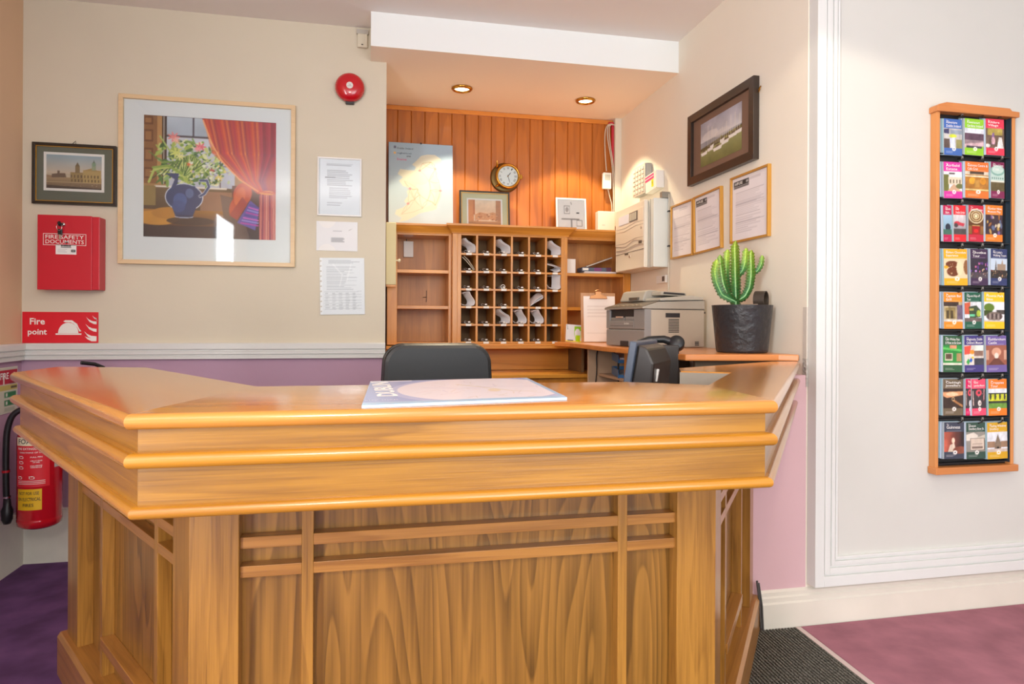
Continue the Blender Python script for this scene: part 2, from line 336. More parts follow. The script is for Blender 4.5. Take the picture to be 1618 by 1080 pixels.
# ribbed mat, edging strip and the carpet in its painted warm-light tint on the right
MATD = mat('ribbed_mat_fibre', '77736a', .95, bump=1.0, bscale=300, var=.7, vscale=150, spec=.1); MATG = mat('mat_groove_shade', '24221f', .95)  # dark groove tone stands in for the shade between ribs
mb = MB(); import math as _m2
m0 = (1.635, 2.325); md = Vector((1.61-1.629, 1.924-2.32)).normalized()
edge0 = Vector((1.627, 2.322)); edge1 = edge0 + md*2.4
x = 0
# ribs run along the strip direction
rib = .013; nrm = Vector((md.y, -md.x)); nrm = nrm if nrm.x < 0 else -nrm
k = 0
while k*rib < 1.0:
    a = edge0 + nrm*(k*rib); b_ = edge1 + nrm*(k*rib); c = edge1 + nrm*((k+.55)*rib); d = edge0 + nrm*((k+.55)*rib)
    mb.prism([(a.x, a.y), (b_.x, b_.y), (c.x, c.y), (d.x, d.y)], .001, .0085); k += 1
a = edge0; b_ = edge1; c = edge1+nrm*1.0; d = edge0+nrm*1.0
mb.prism([(a.x, a.y), (b_.x, b_.y), (c.x, c.y), (d.x, d.y)], .0005, .0035, 1)
tag(mb.build('ribbed_floor_mat', [MATD, MATG]), 'dark grey ribbed entrance mat beside the right end of the counter', 'mat')
s0 = edge0-nrm*.0; e2 = -nrm*.022
tag(MB().prism([(edge0.x, edge0.y), (edge1.x, edge1.y), (edge1.x+e2.x, edge1.y+e2.y), (edge0.x+e2.x, edge0.y+e2.y)], .001, .010).build('carpet_edging_strip', mat('pale_vinyl_strip', 'cdb9b2', .5), bev=.002), 'pale edging strip between the ribbed mat and the warm-lit carpet tint', 'floor strip')
e3 = e2*1.1
mb = MB().prism([(edge0.x+e3.x, edge0.y+e3.y), (edge1.x+e3.x, edge1.y+e3.y), (4.1, edge1.y), (4.1, 2.327)], .0005, .009)
tag(mb.build('warm_light_carpet', CARP_LIT), 'worn carpet with warm light painted in as rose pink, on the floor in front of the white panelled wall', 'carpet')
# ================================================================ RECEPTION COUNTER
P1, P2 = Vector((-.379, 1.163)), Vector((.775, 1.163))
LE, RE = Vector((-.99, 2.142)), Vector((1.645, 2.325))
PATH = [LE, P1, P2, RE]
def offset(path, d):
    out = []
    ds = [(path[i+1]-path[i]).normalized() for i in range(len(path)-1)]; ns = [Vector((-v.y, v.x)) for v in ds]   # inward = left of travel
    for i, p in enumerate(path):
        if i == 0: out.append(p + ns[0]*d)
        elif i == len(path)-1: out.append(p + ns[-1]*d)
        else:
            n = (ns[i-1]+ns[i]).normalized(); out.append(p + n*(d/ n.dot(ns[i])))
    return out
OAKX = wood('oak_counter_moulding_wood', 'b87c24', '935d18', 'X', 1.3, rings=7, rough=.26, coat=.5, contrast=.4, streak=.35, stretch=.05)
OAKF = wood('oak_counter_fascia_wood', 'a2701f', '744a12', 'X', 2.2, rings=9, rough=.32, coat=.35, contrast=.5, streak=.45, stretch=.05)
OAKT = wood('oak_counter_top_wood', 'c58638', 'a36524', 'X', 1.6, rings=5, rough=.2, coat=.6, contrast=.35, streak=.35, bump=.02, stretch=.05)
OAKZ = wood('oak_counter_upright_wood', 'a7742e', '784e1a', 'Z', 2.0, rings=9, rough=.36, coat=.3, contrast=.38, streak=.55, stretch=.07)
OAKP = wood('oak_counter_panel_wood', '9a6a2a', '5e3e10', 'Z', 1.15, rings=15, rough=.36, coat=.3, contrast=.62, streak=.45, stretch=.12)
OAKR = wood('oak_counter_rail_wood', 'b07834', '86541e', 'X', 2.4, rings=6, rough=.34, coat=.3, contrast=.45, streak=.45, stretch=.05)
counter = thing('reception_counter', 'angled oak reception counter with stepped mouldings and panelled front', 'reception counter', (.2, 1.3, 0))
def local(pt, o, ang):
    v = Vector((pt[0], pt[1])) - o; return (v.x*math.cos(ang)+v.y*math.sin(ang), -v.x*math.sin(ang)+v.y*math.cos(ang))
def seg_frame(i):
    a, b = PATH[i], PATH[i+1]; d = b-a; return a, math.atan2(d.y, d.x)
def under_counter(o, org, ang):
    o.parent = counter; o.location = (org.x-counter.location.x, org.y-counter.location.y, 0); o.rotation_euler = (0, 0, ang); return o
def sweep_part(name, i, prof, m, ends=(0, 0), bev=0, sm=True):
    """profile of (inset, z) swept along side i of the counter, mitred at the corners; grain runs along it"""
    org, ang = seg_frame(i); rings = []
    A = []; B = []
    for d, z in prof:
        q = offset(PATH, d); A.append((*local(q[i], org, ang), z)); B.append((*local(q[i+1], org, ang), z))
    n = len(prof); mb = MB(); vs = A+B
    mb.add(vs, [(k, (k+1)%n, n+(k+1)%n, n+k)[::-1] for k in range(n)], 0, False)
    mb.f.append(tuple(range(n))); mb.mi.append(0); mb.sm.append(False)
    mb.f.append(tuple(range(n, 2*n))[::-1]); mb.mi.append(0); mb.sm.append(False)
    o = mb.build(name, m); 
    import bmesh
    bm = bmesh.new(); bm.from_mesh(o.data); bmesh.ops.recalc_face_normals(bm, faces=bm.faces)
    if sm:
        for f in bm.faces: f.smooth = len(f.verts) == 4
    bm.to_mesh(o.data); bm.free()
    if sm: o.data.set_sharp_from_angle(angle=R(38))
    if bev: 
        bv = o.modifiers.new('bevel', 'BEVEL'); bv.width = bev; bv.segments = 2; bv.limit_method = 'ANGLE'
    return under_counter(o, org, ang)
def nose(z0, z1, depth, inner, d0=0):
    r = (z1-z0)/2; zc = (z0+z1)/2; pts = []
    for k in range(9):
        t = math.pi/2 - math.pi*k/8; pts.append((d0 + depth*(1-math.cos(t)), zc + r*math.sin(t)))
    return [(inner, z1)] + pts + [(inner, z0)]
for i in range(3):
    sweep_part('middle_moulding', i, nose(.951, .976, .014, .06), OAKX)
    sweep_part('lower_moulding', i, nose(.868, .889, .012, .08, .0076), OAKX)
    sweep_part('upper_fascia', i, [(.0245, .976), (.0245, 1.014), (.06, 1.014), (.06, .976)], OAKF, sm=False)
    sweep_part('lower_fascia', i, [(.0245, .889), (.0245, .951), (.08, .951), (.08, .889)], OAKF, sm=False)
# worktop: three boards mitred at the corners, rounded nosing on the outside
IN = [Vector((-.69, 2.31)), Vector((-.251, 1.612)), Vector((.80, 1.482)), Vector((1.075, 1.851))]
def top_board(i, extra):
    org, ang = seg_frame(i); z0, z1 = 1.014, 1.040; zc = (z0+z1)/2; rr = (z1-z0)/2; mb = MB(); K = 8
    A = []; B = []
    for k in range(K+1):
        t = math.pi/2 - math.pi*k/K; d = .013*(1-math.cos(t)); z = zc+rr*math.sin(t); q = offset(PATH, d)
        A.append((*local(q[i], org, ang), z)); B.append((*local(q[i+1], org, ang), z))
    inner = [local(p, org, ang) for p in extra]     # from the far end back to the near end
    vs = A + B + [(x, y, z1) for x, y in inner] + [(x, y, z0) for x, y in inner]; n = K+1; m = len(inner)
    mb.add(vs, [(k, n+k, n+k+1, k+1) for k in range(K)], 0, True)
    def cap(f): mb.f.append(tuple(f)); mb.mi.append(0); mb.sm.append(False)
    T = 2*n; Bt = 2*n+m
    cap([0] + [T+j for j in range(m)][::-1] + [n]); cap([n-1, 2*n-1] + [Bt+j for j in range(m)])
    cap(list(range(n, 2*n)) + [Bt, T]); cap([Bt+m-1] + list(range(0, n))[::-1] + [T+m-1])
    for j in range(m-1): cap([T+j, Bt+j, Bt+j+1, T+j+1])
    import bmesh
    o = mb.build('worktop_board', OAKT); bm = bmesh.new(); bm.from_mesh(o.data); bmesh.ops.recalc_face_normals(bm, faces=bm.faces); bm.to_mesh(o.data); bm.free()
    o.data.set_sharp_from_angle(angle=R(40)); return under_counter(o, org, ang)
top_board(0, [IN[1], IN[0], Vector((-.965, 2.375))])
top_board(1, [IN[2], Vector((.627, 1.597)), IN[1]])
top_board(2, [Vector((1.60, 2.345)), Vector((1.53, 2.345)), Vector((1.0, 2.05)), Vector((.945, 1.925)), IN[3], IN[2]])
# base: set well back under the overhanging fascia
K_ = 1.18; C1 = Vector((-.369, 1.522)); C2 = Vector((.8425, 1.522)); dL = (LE-P1).normalized(); dR = (RE-P2).normalized()
TOPPATH = PATH; BPATH = [C1+dL*1.19, C1, C2, C2+dR*1.03]
def zt(z): return EYE-(EYE-z)*K_
ZB, ZP, BR, BB = .14, .869, .012, .045
q = offset(TOPPATH, .03); u_ = MB().prism([tuple(q[0]), tuple(q[1]), tuple(q[2]), tuple(q[3]), (1.35, 2.30), (.95, 1.62), (-.30, 1.62), (-.72, 2.28)], .869, .882).build('underside_board', OAKR); u_.parent = counter; u_.location = (-.2, -1.3, 0)
PATH = BPATH
def lbox(name, i, x0, x1, d0, d1, z0, z1, m, bev=.0012):
    org, ang = seg_frame(i)
    return under_counter(MB().box((x0, d0, z0), (x1, d1, z1)).build(name, m, bev=bev), org, ang)
for i in range(3):
    L = (BPATH[i+1]-BPATH[i]).length
    sweep_part('panel', i, [(BB, ZB), (BB, ZP), (BB+.02, ZP), (BB+.02, ZB)], OAKP, sm=False)
    sweep_part('plinth', i, [(-.024, 0), (-.024, ZB-.014), (-.014, ZB), (.09, ZB), (.09, 0)], OAKR, sm=False)
    if i == 1: A, B = 0, L; s_ = [(.192, .213), (L/K_-.213, L/K_-.193)]; c0, c5 = .084, L/K_-.086
    if i == 0: s_ = [(L/K_-.67, L/K_-.648), (L/K_-.235, L/K_-.213)]; c0, c5 = L/K_-.87, L/K_-.087
    if i == 2: s_ = [(.240, .262), (.60, .622)]; c0, c5 = .086, .76
    if i == 0: lbox('post', i, L-1.162, L-1.02, 0, BB, ZB, ZP, OAKZ)
    if i == 2: lbox('post', i, .895, 1.01, 0, BB, ZB, ZP, OAKZ)
    for a_, b_ in s_: lbox('stile', i, a_*K_, b_*K_, BR, BB, ZB, ZP, OAKZ)
    cuts = [c0, s_[0][0], s_[0][1], s_[1][0], s_[1][1], c5]
    for z0, z1 in ((.7725, .7935), (.7195, .7405)):
        for k0, k1 in ((0, 1), (2, 3), (4, 5)): lbox('rail', i, cuts[k0]*K_, cuts[k1]*K_, BR, BB, zt(z0), zt(z1), OAKR)
    lbox('rail', i, cuts[2]*K_, cuts[3]*K_, BR-.005, BB, zt(.375), zt(.400), OAKR)
def corner_post(i):
    c = BPATH[i]; d0 = (BPATH[i]-BPATH[i-1]).normalized(); d1 = (BPATH[i+1]-BPATH[i]).normalized(); ci = offset(BPATH, BB)[i]
    n0 = Vector((-d0.y, d0.x)); n1 = Vector((-d1.y, d1.x)); t = BB
    poly = [c-d0*.103, c, c+d1*.099, c+d1*.099+n1*t, ci, c-d0*.103+n0*t]
    ox = c; o = MB().prism([(p.x-ox.x, p.y-ox.y) for p in poly], ZB, ZP).build('corner_post', OAKZ, bev=.002)
    o.parent = counter; o.location = (ox.x-counter.location.x, ox.y-counter.location.y, 0)
corner_post(1); corner_post(2)
PATH = TOPPATH
# inner shelf and clerk's desk inside the counter (seen through the gap)
o = MB().prism([(.938-.2, 1.918-1.3), (1.072-.2, 1.843-1.3), (1.080-.2, 1.858-1.3), (.946-.2, 1.933-1.3)], .86, 1.036).build('inner_upright', mat('grey_laminate', '8f8577', .6), parent=counter)
tag(counter, 'angled oak reception counter with stepped mouldings and panelled front', 'reception counter')
# ================================================================ THINGS ON THE BACK AND LEFT WALLS
def bars(w, h, fw, y0, y1, inner_drop=0):
    """mitred picture-frame bars as one mesh; centre origin, local xz, front at y0 (negative)"""
    mb = MB(); W, H_ = w/2, h/2; o = [(-W,-H_),(W,-H_),(W,H_),(-W,H_)]; i = [(-W+fw,-H_+fw),(W-fw,-H_+fw),(W-fw,H_-fw),(-W+fw,H_-fw)]
    for k in range(4):
        a, b, c, d = o[k], o[(k+1)%4], i[(k+1)%4], i[k]
        vs = [(a[0],y0,a[1]),(b[0],y0,b[1]),(c[0],y0+inner_drop,c[1]),(d[0],y0+inner_drop,d[1]),(a[0],y1,a[1]),(b[0],y1,b[1]),(c[0],y1,c[1]),(d[0],y1,d[1])]
        mb.add(vs, [(0,1,2,3),(7,6,5,4),(0,4,5,1),(1,5,6,2),(2,6,7,3),(3,7,4,0)])
    return mb
def framed(name, label, cat, loc, rz, w, h, fw, dep, fm, cv, pw, ph, px=0, pz=0, mount=None, group=None, drop=0, glass=True, tilt=0, inkm=None, edge=None):
    t = thing(name, label, cat, loc, rz, group); t.rotation_euler = (tilt, 0, rz)
    bars(w, h, fw, -dep, -.001, drop).build('frame', fm, t, bev=.001)
    MB().box((-w/2+fw*.6, -dep*.45, -h/2+fw*.6), (w/2-fw*.6, -.0015, h/2-fw*.6)).build('mount' if mount else 'backing_board', mount or mat('backing_card', 'e8e6e0', .8), t)
    if edge: bars(pw+edge*2, ph+edge*2, edge, -dep*.45-.0010, -dep*.45+.0002).build('mount_border', mat('white_mount_edge', 'ece9e2', .8), t, loc=(px, 0, pz))
    p = cv.sheet(pw, ph, 'print', inkm or INK, t, (px, -dep*.45-.0012, pz))
    if glass: MB().box((-w/2+fw*.7, -dep*.72, -h/2+fw*.7), (w/2-fw*.7, -dep*.72+.001, h/2-fw*.7)).build('glass', GLASS, t)
    return t, p
PALE = wood('pale_ash_frame_wood', 'e3c79c', 'd2b083', 'X', 2, rings=4, rough=.4, coat=.1, contrast=.3)
BLACKF = mat('black_frame_lacquer', '27211c', .3, coat=.3)
GOLD = mat('gold_frame_metal', 'c99a3e', .32, metal=.7)
# --- large still-life painting (a jug of flowers before a window with a red curtain)
cv = Canvas(200, 196, 'a8814f')
cv.rect(0, 0, .16, .56, '8a5f35'); 
for a, b_ in ((.01, .1), (.12, .24), (.27, .4), (.43, .54)): cv.rect(.0, a, .07, b_-.02, '6e4526'); cv.rect(.012, a+.015, .058, b_-.035, '9a6c3d')
cv.rect(.10, 0, .135, .56, 'b88a52'); cv.rect(.135, 0, .17, .56, '3f3026'); cv.rect(.145, 0, .152, .56, 'b9b0a0')
cv.grad(.17, 0, .68, .16, 'b9c4cc', 'a7b4bf'); cv.grad(.17, .17, .68, .58, 'c9ced6', 'b9bfca')
cv.noise(.10, 5, (.17, 0, .68, .16)); cv.rect(.17, .155, .68, .17, '4b4146'); cv.rect(.36, 0, .372, .155, '4b4450'); cv.rect(.565, .17, .575, .58, '6a5a62')
cv.rect(.17, .39, .68, .4, '7b6a70')
cv.grad(0, .58, 1, .78, '6f5b3c', '57442f'); cv.rect(.08, .575, .62, .59, 'e2ddcf'); cv.rect(.0, .58, .09, .74, '8f7a48')
cv.rect(.42, .61, .66, .82, '9a7255'); cv.grad(.0, .77, 1, .9, 'a8742e', '5e3d22'); cv.ell(.1, .84, .16, .06, 'c58d34'); cv.ell(.2, .80, .14, .05, 'b9822f'); cv.rect(0, .9, 1, 1, '3a2a26'); cv.ell(.35, .86, .18, .035, '3b2c24', .8)
cv.noise(.12, 6, (0, .58, 1, 1))
cv.grad(.66, .55, .88, 1, '6d4a3c', '3d2b2a'); cv.poly([(.57, .63), (.70, .66), (.80, 1), (.62, 1)], '6b5a52', .8)
# foliage behind the jug
for _ in range(230):
    x = .1+.5*rng.random(); y = .2+.36*rng.random(); d = math.hypot((x-.32)/.28, (y-.40)/.20)
    if d > 1.05: continue
    g = ['2f5a2a','4c7a34','7fa348','a9bf55','c6cf7a','dfe3b0','3d6a3a','8fb07a'][int(rng.integers(8))]
    cv.ell(x, y, .012+.03*rng.random(), .006+.009*rng.random(), g, .95, rng.random()*180)
for a in range(46):
    t = a/46; x = .04+.56*t; y = .30+.22*abs(math.sin(a*2.3)); cv.line([(.33+.04*math.sin(a), .5), ((.33+x)/2, .42-.1*math.sin(t*3)), (x, y)], .004, ['5f8a3a','cfd98c','2e5428','9db65a'][a % 4], .85)
cv.line([(.3, .5), (.2, .42), (.08, .44), (.04, .55)], .009, 'b7c868'); cv.line([(.28, .47), (.18, .41), (.07, .43)], .009, '8aa84a'); cv.line([(.2, .3), (.12, .17)], .006, 'a9c06a'); cv.line([(.42, .3), (.36, .18)], .006, '86a85a')
for x, y, r_, c in ((.22,.17,.045,'e88a86'),(.24,.2,.03,'f2b6a6'),(.42,.24,.042,'e06a76'),(.4,.26,.03,'f09aa0'),(.34,.39,.026,'e8693a'),(.51,.43,.024,'c24048'),(.24,.30,.05,'d6dc78'),(.27,.33,.035,'e6e59a'),(.56,.49,.035,'e4d06a'),(.48,.4,.03,'d8e0d0')):
    for k in range(7): cv.ell(x+r_*.55*math.cos(k*.9), y+r_*.45*math.sin(k*.9), r_*.5, r_*.16, c, .95, k*51)
cv.blobs(60, (.34, .36, .64, .56), ['e6ead8', 'b6c78a', 'cfd7a0', 'a9a0b8', 'e8d47a'], (.006, .016))
# jug
cv.ell(.30, .665, .142, .115, 'd7dde8'); cv.ell(.30, .665, .135, .108, '33466f'); cv.poly([(.2,.72),(.4,.72),(.365,.82),(.235,.82)], '33466f'); cv.poly([(.22,.57),(.38,.57),(.42,.64),(.19,.64)], '33466f')
cv.poly([(.2,.47),(.26,.47),(.25,.56),(.2,.60),(.23,.52),(.16,.475)], '33466f'); cv.ell(.3, .825, .07, .012, 'b9c2d4'); cv.ell(.3, .82, .066, .010, '2a3656')
cv.line([(.42,.52),(.47,.52),(.485,.57),(.45,.63),(.42,.65)], .013, 'c9d2e2'); cv.line([(.42,.52),(.47,.52),(.485,.57),(.45,.63),(.42,.65)], .009, '3c5078')
cv.ell(.27, .69, .05, .06, '4a66a0', .8); cv.ell(.34, .63, .03, .04, '6b83b2', .6); cv.ell(.26, .74, .05, .05, '3e5688', .8)
# cushions
cv.ell(.74, .62, .07, .10, 'c65a3a', 1, 15); cv.ell(.70, .72, .055, .10, 'bf5238', 1, 20); cv.ell(.72, .64, .04, .08, 'dc7a4e', .8, 15); cv.poly([(.64,.80),(.74,.64),(.78,.7),(.70,.84)], 'a94a40')
cv.poly([(.80,.67),(.87,.73),(.84,.92),(.70,.86)], '6a5aa8'); 
for k in range(8): cv.line([(.73+.01*k,.86-.022*k),(.86,.88-.022*k)], .006, ['c04aa8','9a8fd0','d06ac0','5a4a98'][k % 4])
# curtain
cur = [(.43, 0), (1, 0), (1, 1), (.87, 1), (.875, .60), (.84, .57), (.73, .50), (.62, .40), (.53, .25)]
cv.poly(cur, 'b23a2e')
for k in range(34):
    t = k/33.; xa = .45+.55*t; col = ['d8512c','e9742e','a52c38','f09a44','8f2440','c94a30','b8304a'][k % 7]
    if k > 24: col = ['8f2440','a83050','b8405a','70203a'][k % 4]
    mx_ = .55+.40*t
    cv.line([(xa, 0), ((xa*.55+mx_*.45)+.02, .28), (.74+.17*t, .50), (.86+.07*t, .60)], .012, col, .5)
cv.line([(.44, .02), (.50, .2), (.58, .35), (.72, .50), (.86, .59)], .006, 'f2b070', .9)
cv.poly([(.87,.62),(1,.6),(1,1),(.87,1)], 'b0545a')
for k in range(9): cv.line([(.885+.013*k, .61), (.88+.015*k, 1)], .005, ['d88a72','8a3a50','c76a62','e0a088'][k % 4], .8)
cv.ell(.93, .60, .06, .018, 'e09a58'); cv.line([(.88,.59),(.99,.6)], .006, 'c8502e'); cv.poly([(.0,0),(1,0),(1,.004),(0,.004)], '402c24')
cv.noise(.05, 10)
wob = [on_y(226, 188, 3.68), on_y(436, 204, 3.68), on_y(228, 388, 3.68)]
cx_, cz_ = -.806, 1.893
framed('framed_painting', 'large square still life of a blue flower jug and red curtain, pale frame', 'painting', (cx_, YB, cz_), 0, .842, .846, .021, .03, PALE, cv, .632, .612, .008, .022, mat('white_mount_card', 'dfe5e4', .8))
# --- small dark framed print of a domed building
cv = Canvas(110, 84, 'c2b39a'); cv.grad(0, 0, 1, .55, '93a9b4', 'd0bda4'); cv.noise(.06, 4, (0, 0, 1, .6)); cv.grad(0, .66, 1, 1, 'a88f6a', '6d5a48')
cv.poly([(.1,.68),(.1,.58),(.17,.56),(.28,.54),(.34,.54),(.36,.66)], '6e5a4c'); cv.rect(.2, .47, .24, .56, '6e5a4c'); cv.poly([(.0,.68),(.0,.6),(.1,.62),(.1,.68)], '9a7d62')
cv.rect(.43, .50, .68, .78, '9b8355'); cv.rect(.66, .42, .98, .8, 'b39a62'); cv.poly([(.66,.44),(.82,.36),(.98,.46)], 'a88f5a'); cv.rect(.52, .30, .60, .52, '84714e'); cv.poly([(.52,.32),(.56,.2),(.60,.32)], '6e6048')
cv.rect(.82, .22, .89, .42, '96a080'); cv.ell(.855, .24, .035, .07, '7f9a7e'); cv.poly([(.84,.2),(.855,.11),(.87,.2)], '5c6c58')
for k in range(9): cv.rect(.44+.06*k, .58, .46+.06*k, .66, '5f4e38'); cv.rect(.45+.06*k, .7, .47+.06*k, .78, '5f4e38')
cv.rect(0, .80, 1, .81, 'c8b184'); cv.blobs(26, (.05, .82, .95, .92), ['4a3c34', 'b58a5a', '6a4a40', 'd0c0a0'], (.004, .01)); cv.poly([(0,.9),(1,.96),(1,1),(0,1)], '4c4038')
t, p = framed('framed_print', 'small print of a domed stone building in a black frame with dark green mount', 'picture', (-1.425, YB, 1.904), 0, .372, .300, .013, .022, BLACKF, cv, .245, .165, -.004, .012, mat('grey_green_mount_card', '646a5c', .8), edge=.012)
MB().tube([(-.02, -.004, .148), (0, -.005, .168), (.0, -.004, .15)], .0015, 6).build('hanging_loop', BLACK, t)
bars(.342, .27, .003, -.018, -.012).build('gilt_slip', GOLD, t)
# --- red fire safety documents box
RED = mat('red_powder_coat', 'c8102a', .38, coat=.15)
t = thing('document_box', 'red metal fire safety documents box with a key hanging in its lock', 'document box', (-1.424, YB, 1.512), 0)
MB().box((-.132, -.078, -.178), (.134, -.001, .178)).build('body', RED, t, bev=.003)
MB().box((-.134, -.084, -.180), (.102, -.078, .180)).build('door', RED, t, bev=.002)
f = -.0846
text('FIRE SAFETY', WHITE, t, (-.016, f, .075), w=.166, h=.0185, align='CENTER', bold=.004); text('DOCUMENTS', WHITE, t, (-.016, f, .052), w=.166, h=.0185, align='CENTER', bold=.004)
bars(.186, .056, .002, f, f+.0004).build('label_border', WHITE, t, loc=(-.016, 0, .063))
cv = Canvas(40, 24, 'ececea'); cv.rect(.26, .06, .34, .2, '222222'); cv.rect(.36, .06, .62, .2, '555555'); cv.rect(.64, .06, .72, .2, '222222'); cv.rect(.26, .24, .74, .32, '444444'); cv.textlines(.1, .45, .6, .85, 3, 'b8b8b8'); cv.rect(.74, .5, .94, .76, '3c3c3c'); cv.rect(.77, .58, .9, .66, 'a8a8a8')
cv.sheet(.09, .047, 'small_label', INK, t, (-.01, f, .015))
CHROME = mat('chrome', 'd8d8d8', .18, metal=1)
lk = MB().lathe([(0, .012), (.008, .012), (.009, .008), (.009, 0)], 20, M=Matrix.Translation((-.02, -.084, .135)) @ Matrix.Rotation(R(90), 4, 'X')).build('lock', CHROME, t)
MB().box((-.0235, -.112, .131), (-.0165, -.094, .139)).lathe([(0, .004), (.011, .004), (.012, 0), (.011, -.004), (0, -.004)], 16, M=Matrix.Translation((-.033, -.10, .137)) @ Matrix.Rotation(R(80), 4, 'Y')).build('key', BLACK, lk)
MB().tube([(-.034 + .012*math.cos(a*.7), -.1, .12 + .016*math.sin(a*.7)) for a in range(10)], .0012, 6).build('key_ring', CHROME, lk)
MB().box((-.042, -.098, .085), (-.022, -.092, .112)).build('key_fob', BLACK, lk, bev=.002)
MB().box((-.037, -.0965, .062), (-.029, -.0945, .086)).build('spare_key', CHROME, lk)
# --- fire point sign
t = thing('fire_point_sign', 'red fire point sign with white helmet and flames resting on the dado rail', 'sign', (-1.488, YB, 1.150), 0)
MB().box((-.168, -.004, -.0765), (.168, -.001, .0765)).build('plate', mat('red_sign_plastic', 'dd1a2e', .3), t, bev=.001)
f = -.0045
text('Fire', WHITE, t, (-.102, f, .030), h=.032, align='CENTER', bold=.02); text('point', WHITE, t, (-.102, f, -.026), h=.036, align='CENTER', bold=.02)
def flat(name, polys, m, parent, y):
    mb = MB()
    for k, p in enumerate(polys): mb.prism(p, y-.0003-.00002*k, y+.0002, ax='Y')
    return mb.build(name, m, parent)
arc = [(.034+.045*math.cos(R(180-a)), -.028+.052*math.sin(R(180-a))) for a in range(0, 181, 10)]
flat('helmet_symbol', [arc, [(-.022, -.036), (.092, -.036), (.092, -.029), (-.022, -.029)]], WHITE, t, f)
crest = [(.012, .03), (.02, .036), (.05, .036), (.073, .018), (.082, -.004), (.092, -.018), (.084, -.02), (.074, .0), (.058, .018), (.044, .026), (.02, .026)]
flat('helmet_crest', [crest], WHITE, t, f-.0001)
fl = []
for k, (x, z, s) in enumerate(((.113, .052, 1.0), (.110, .018, 1.1), (.104, -.018, 1.15), (.140, .060, .7))):
    fl.append([(x, z), (x+.012*s, z-.012*s), (x+.028*s, z-.020*s), (min(.160, x+.058*s), z-.022*s), (min(.160, x+.058*s), z-.036*s), (x+.034*s, z-.034*s), (x+.016*s, z-.024*s)])
fl.append([(.108, -.044), (.122, -.050), (.140, -.054), (.160, -.054), (.160, -.068), (.138, -.068), (.12, -.058)])
flat('flames_symbol', fl, WHITE, t, f)
# --- fire alarm bell
t = thing('fire_alarm_bell', 'round red fire alarm bell high on the back wall beside the alcove', 'alarm bell', (-.108, YB, 2.432), 0)
MX = Matrix.Rotation(R(90), 4, 'X')
MB().lathe([(.0, .0), (.05, .0), (.05, .02), (.0, .02)], 24, M=MX).box((-.022, -.028, -.086), (.022, -.001, -.05)).build('back_box', mat('dark_grey_metal', '3a3636', .5), t, bev=.003)
MB().lathe([(.076, .016), (.0775, .022), (.076, .030), (.070, .044), (.058, .054), (.040, .060), (.02, .062), (0, .062)], 48, M=MX).lathe([(.076, .016), (.070, .018), (0, .05)], 48, M=MX).build('gong', mat('red_enamel', 'c4101e', .18, coat=.6), t)
MB().lathe([(.0175, .061), (.0175, .0632), (0, .0632)], 24, M=MX).build('badge', WHITE, t)
text('FIRE\nALARM', DARK, t, (0, -.0636, 0), w=.022, h=.012, align='CENTER')
# --- small cream detector box under the ceiling
t = thing('alarm_junction_box', 'tiny cream alarm box on the wall just under the ceiling bulkhead', 'alarm box', (-.044, YB, 2.69), 0)
MB().box((-.026, -.022, -.036), (.026, -.001, .036)).build('cover', mat('cream_plastic', 'd9d2bd', .45), t, bev=.003)
MB().box((-.006, -.0235, -.025), (.004, -.022, -.02)).build('indicator', BLACK, t)
MB().box((-.03, -.02, .036), (.03, -.001, .06)).build('cable_cover', mat('grey_cover', 'b9b4aa', .6), t)
# --- notices
cv = Canvas(60, 84, 'dde4e8'); cv.textlines(.18, .09, .86, .13, 2, '8a8f96'); cv.textlines(.2, .2, .82, .5, 9, '8e939a'); cv.textlines(.25, .52, .8, .72, 6, '9a9ea5'); cv.rect(.15, .33, .4, .345, '7a7f86'); cv.textlines(.2, .78, .6, .86, 2, '9a9ea5')
cv.rect(0, 0, .03, 1, 'c6ccd0'); cv.noise(.02, 4)
framed('framed_notice', 'typed notice in a thin white frame, topmost of the three papers beside the painting', 'notice', (-.159, YB, 1.903), 0, .228, .310, .007, .014, mat('white_frame', 'f2f1ee', .4), cv, .212, .294)
cv = Canvas(60, 44, 'e6e8ea'); cv.textlines(.36, .54, .68, .72, 4, '6e7278', ragged=.15); cv.rect(.4, .33, .62, .345, '8a8e94'); cv.line([(.78, .3), (.86, .24)], .004, '999999')
t = thing('paper_notice', 'small plain paper notice stuck flat below the white framed notice', 'notice', (-.171, YB, 1.641), 0)
cv.sheet(.213, .156, 'printed_sheet', INK, t, (0, -.0045, 0), bend=lambda x, z: -.0012*np.sin(x*30)-.001*np.cos(z*40)); MB().box((-.1065, -.0032, -.078), (.1065, -.001, .078)).build('backing_sheet', mat('white_paper', 'eeeeec', .8), t)
cv = Canvas(66, 88, 'dfe3e6'); cv.textlines(.2, .05, .9, .12, 3, '6f757c'); cv.textlines(.15, .16, .85, .58, 16, 'a9aeb4', ragged=.5)
for k in range(5): cv.textlines(.12+.15*k, .62, .22+.15*k, .92, 12, '9aa0a6', ragged=.4)
for k in range(7): cv.line([(.1, .6+.05*k), (.92, .59+.05*k)], .003, 'b0b6ba')
cv.line([(.3, .12), (.5, .3), (.44, .5)], .01, 'f6f8f9', .5); cv.line([(.7, .1), (.6, .4)], .012, 'f6f8f9', .4); cv.rect(0, 0, .06, 1, 'e9ecee')
for k in range(11): cv.ell(.03, .06+.088*k, .014, .012, 'b4a890')
t = thing('plastic_pocket_sheet', 'printed timetable sheet in a clear punched plastic pocket, lowest paper on the wall', 'document', (-.142, YB, 1.375), 0)
t.rotation_euler = (0, R(-1), 0)
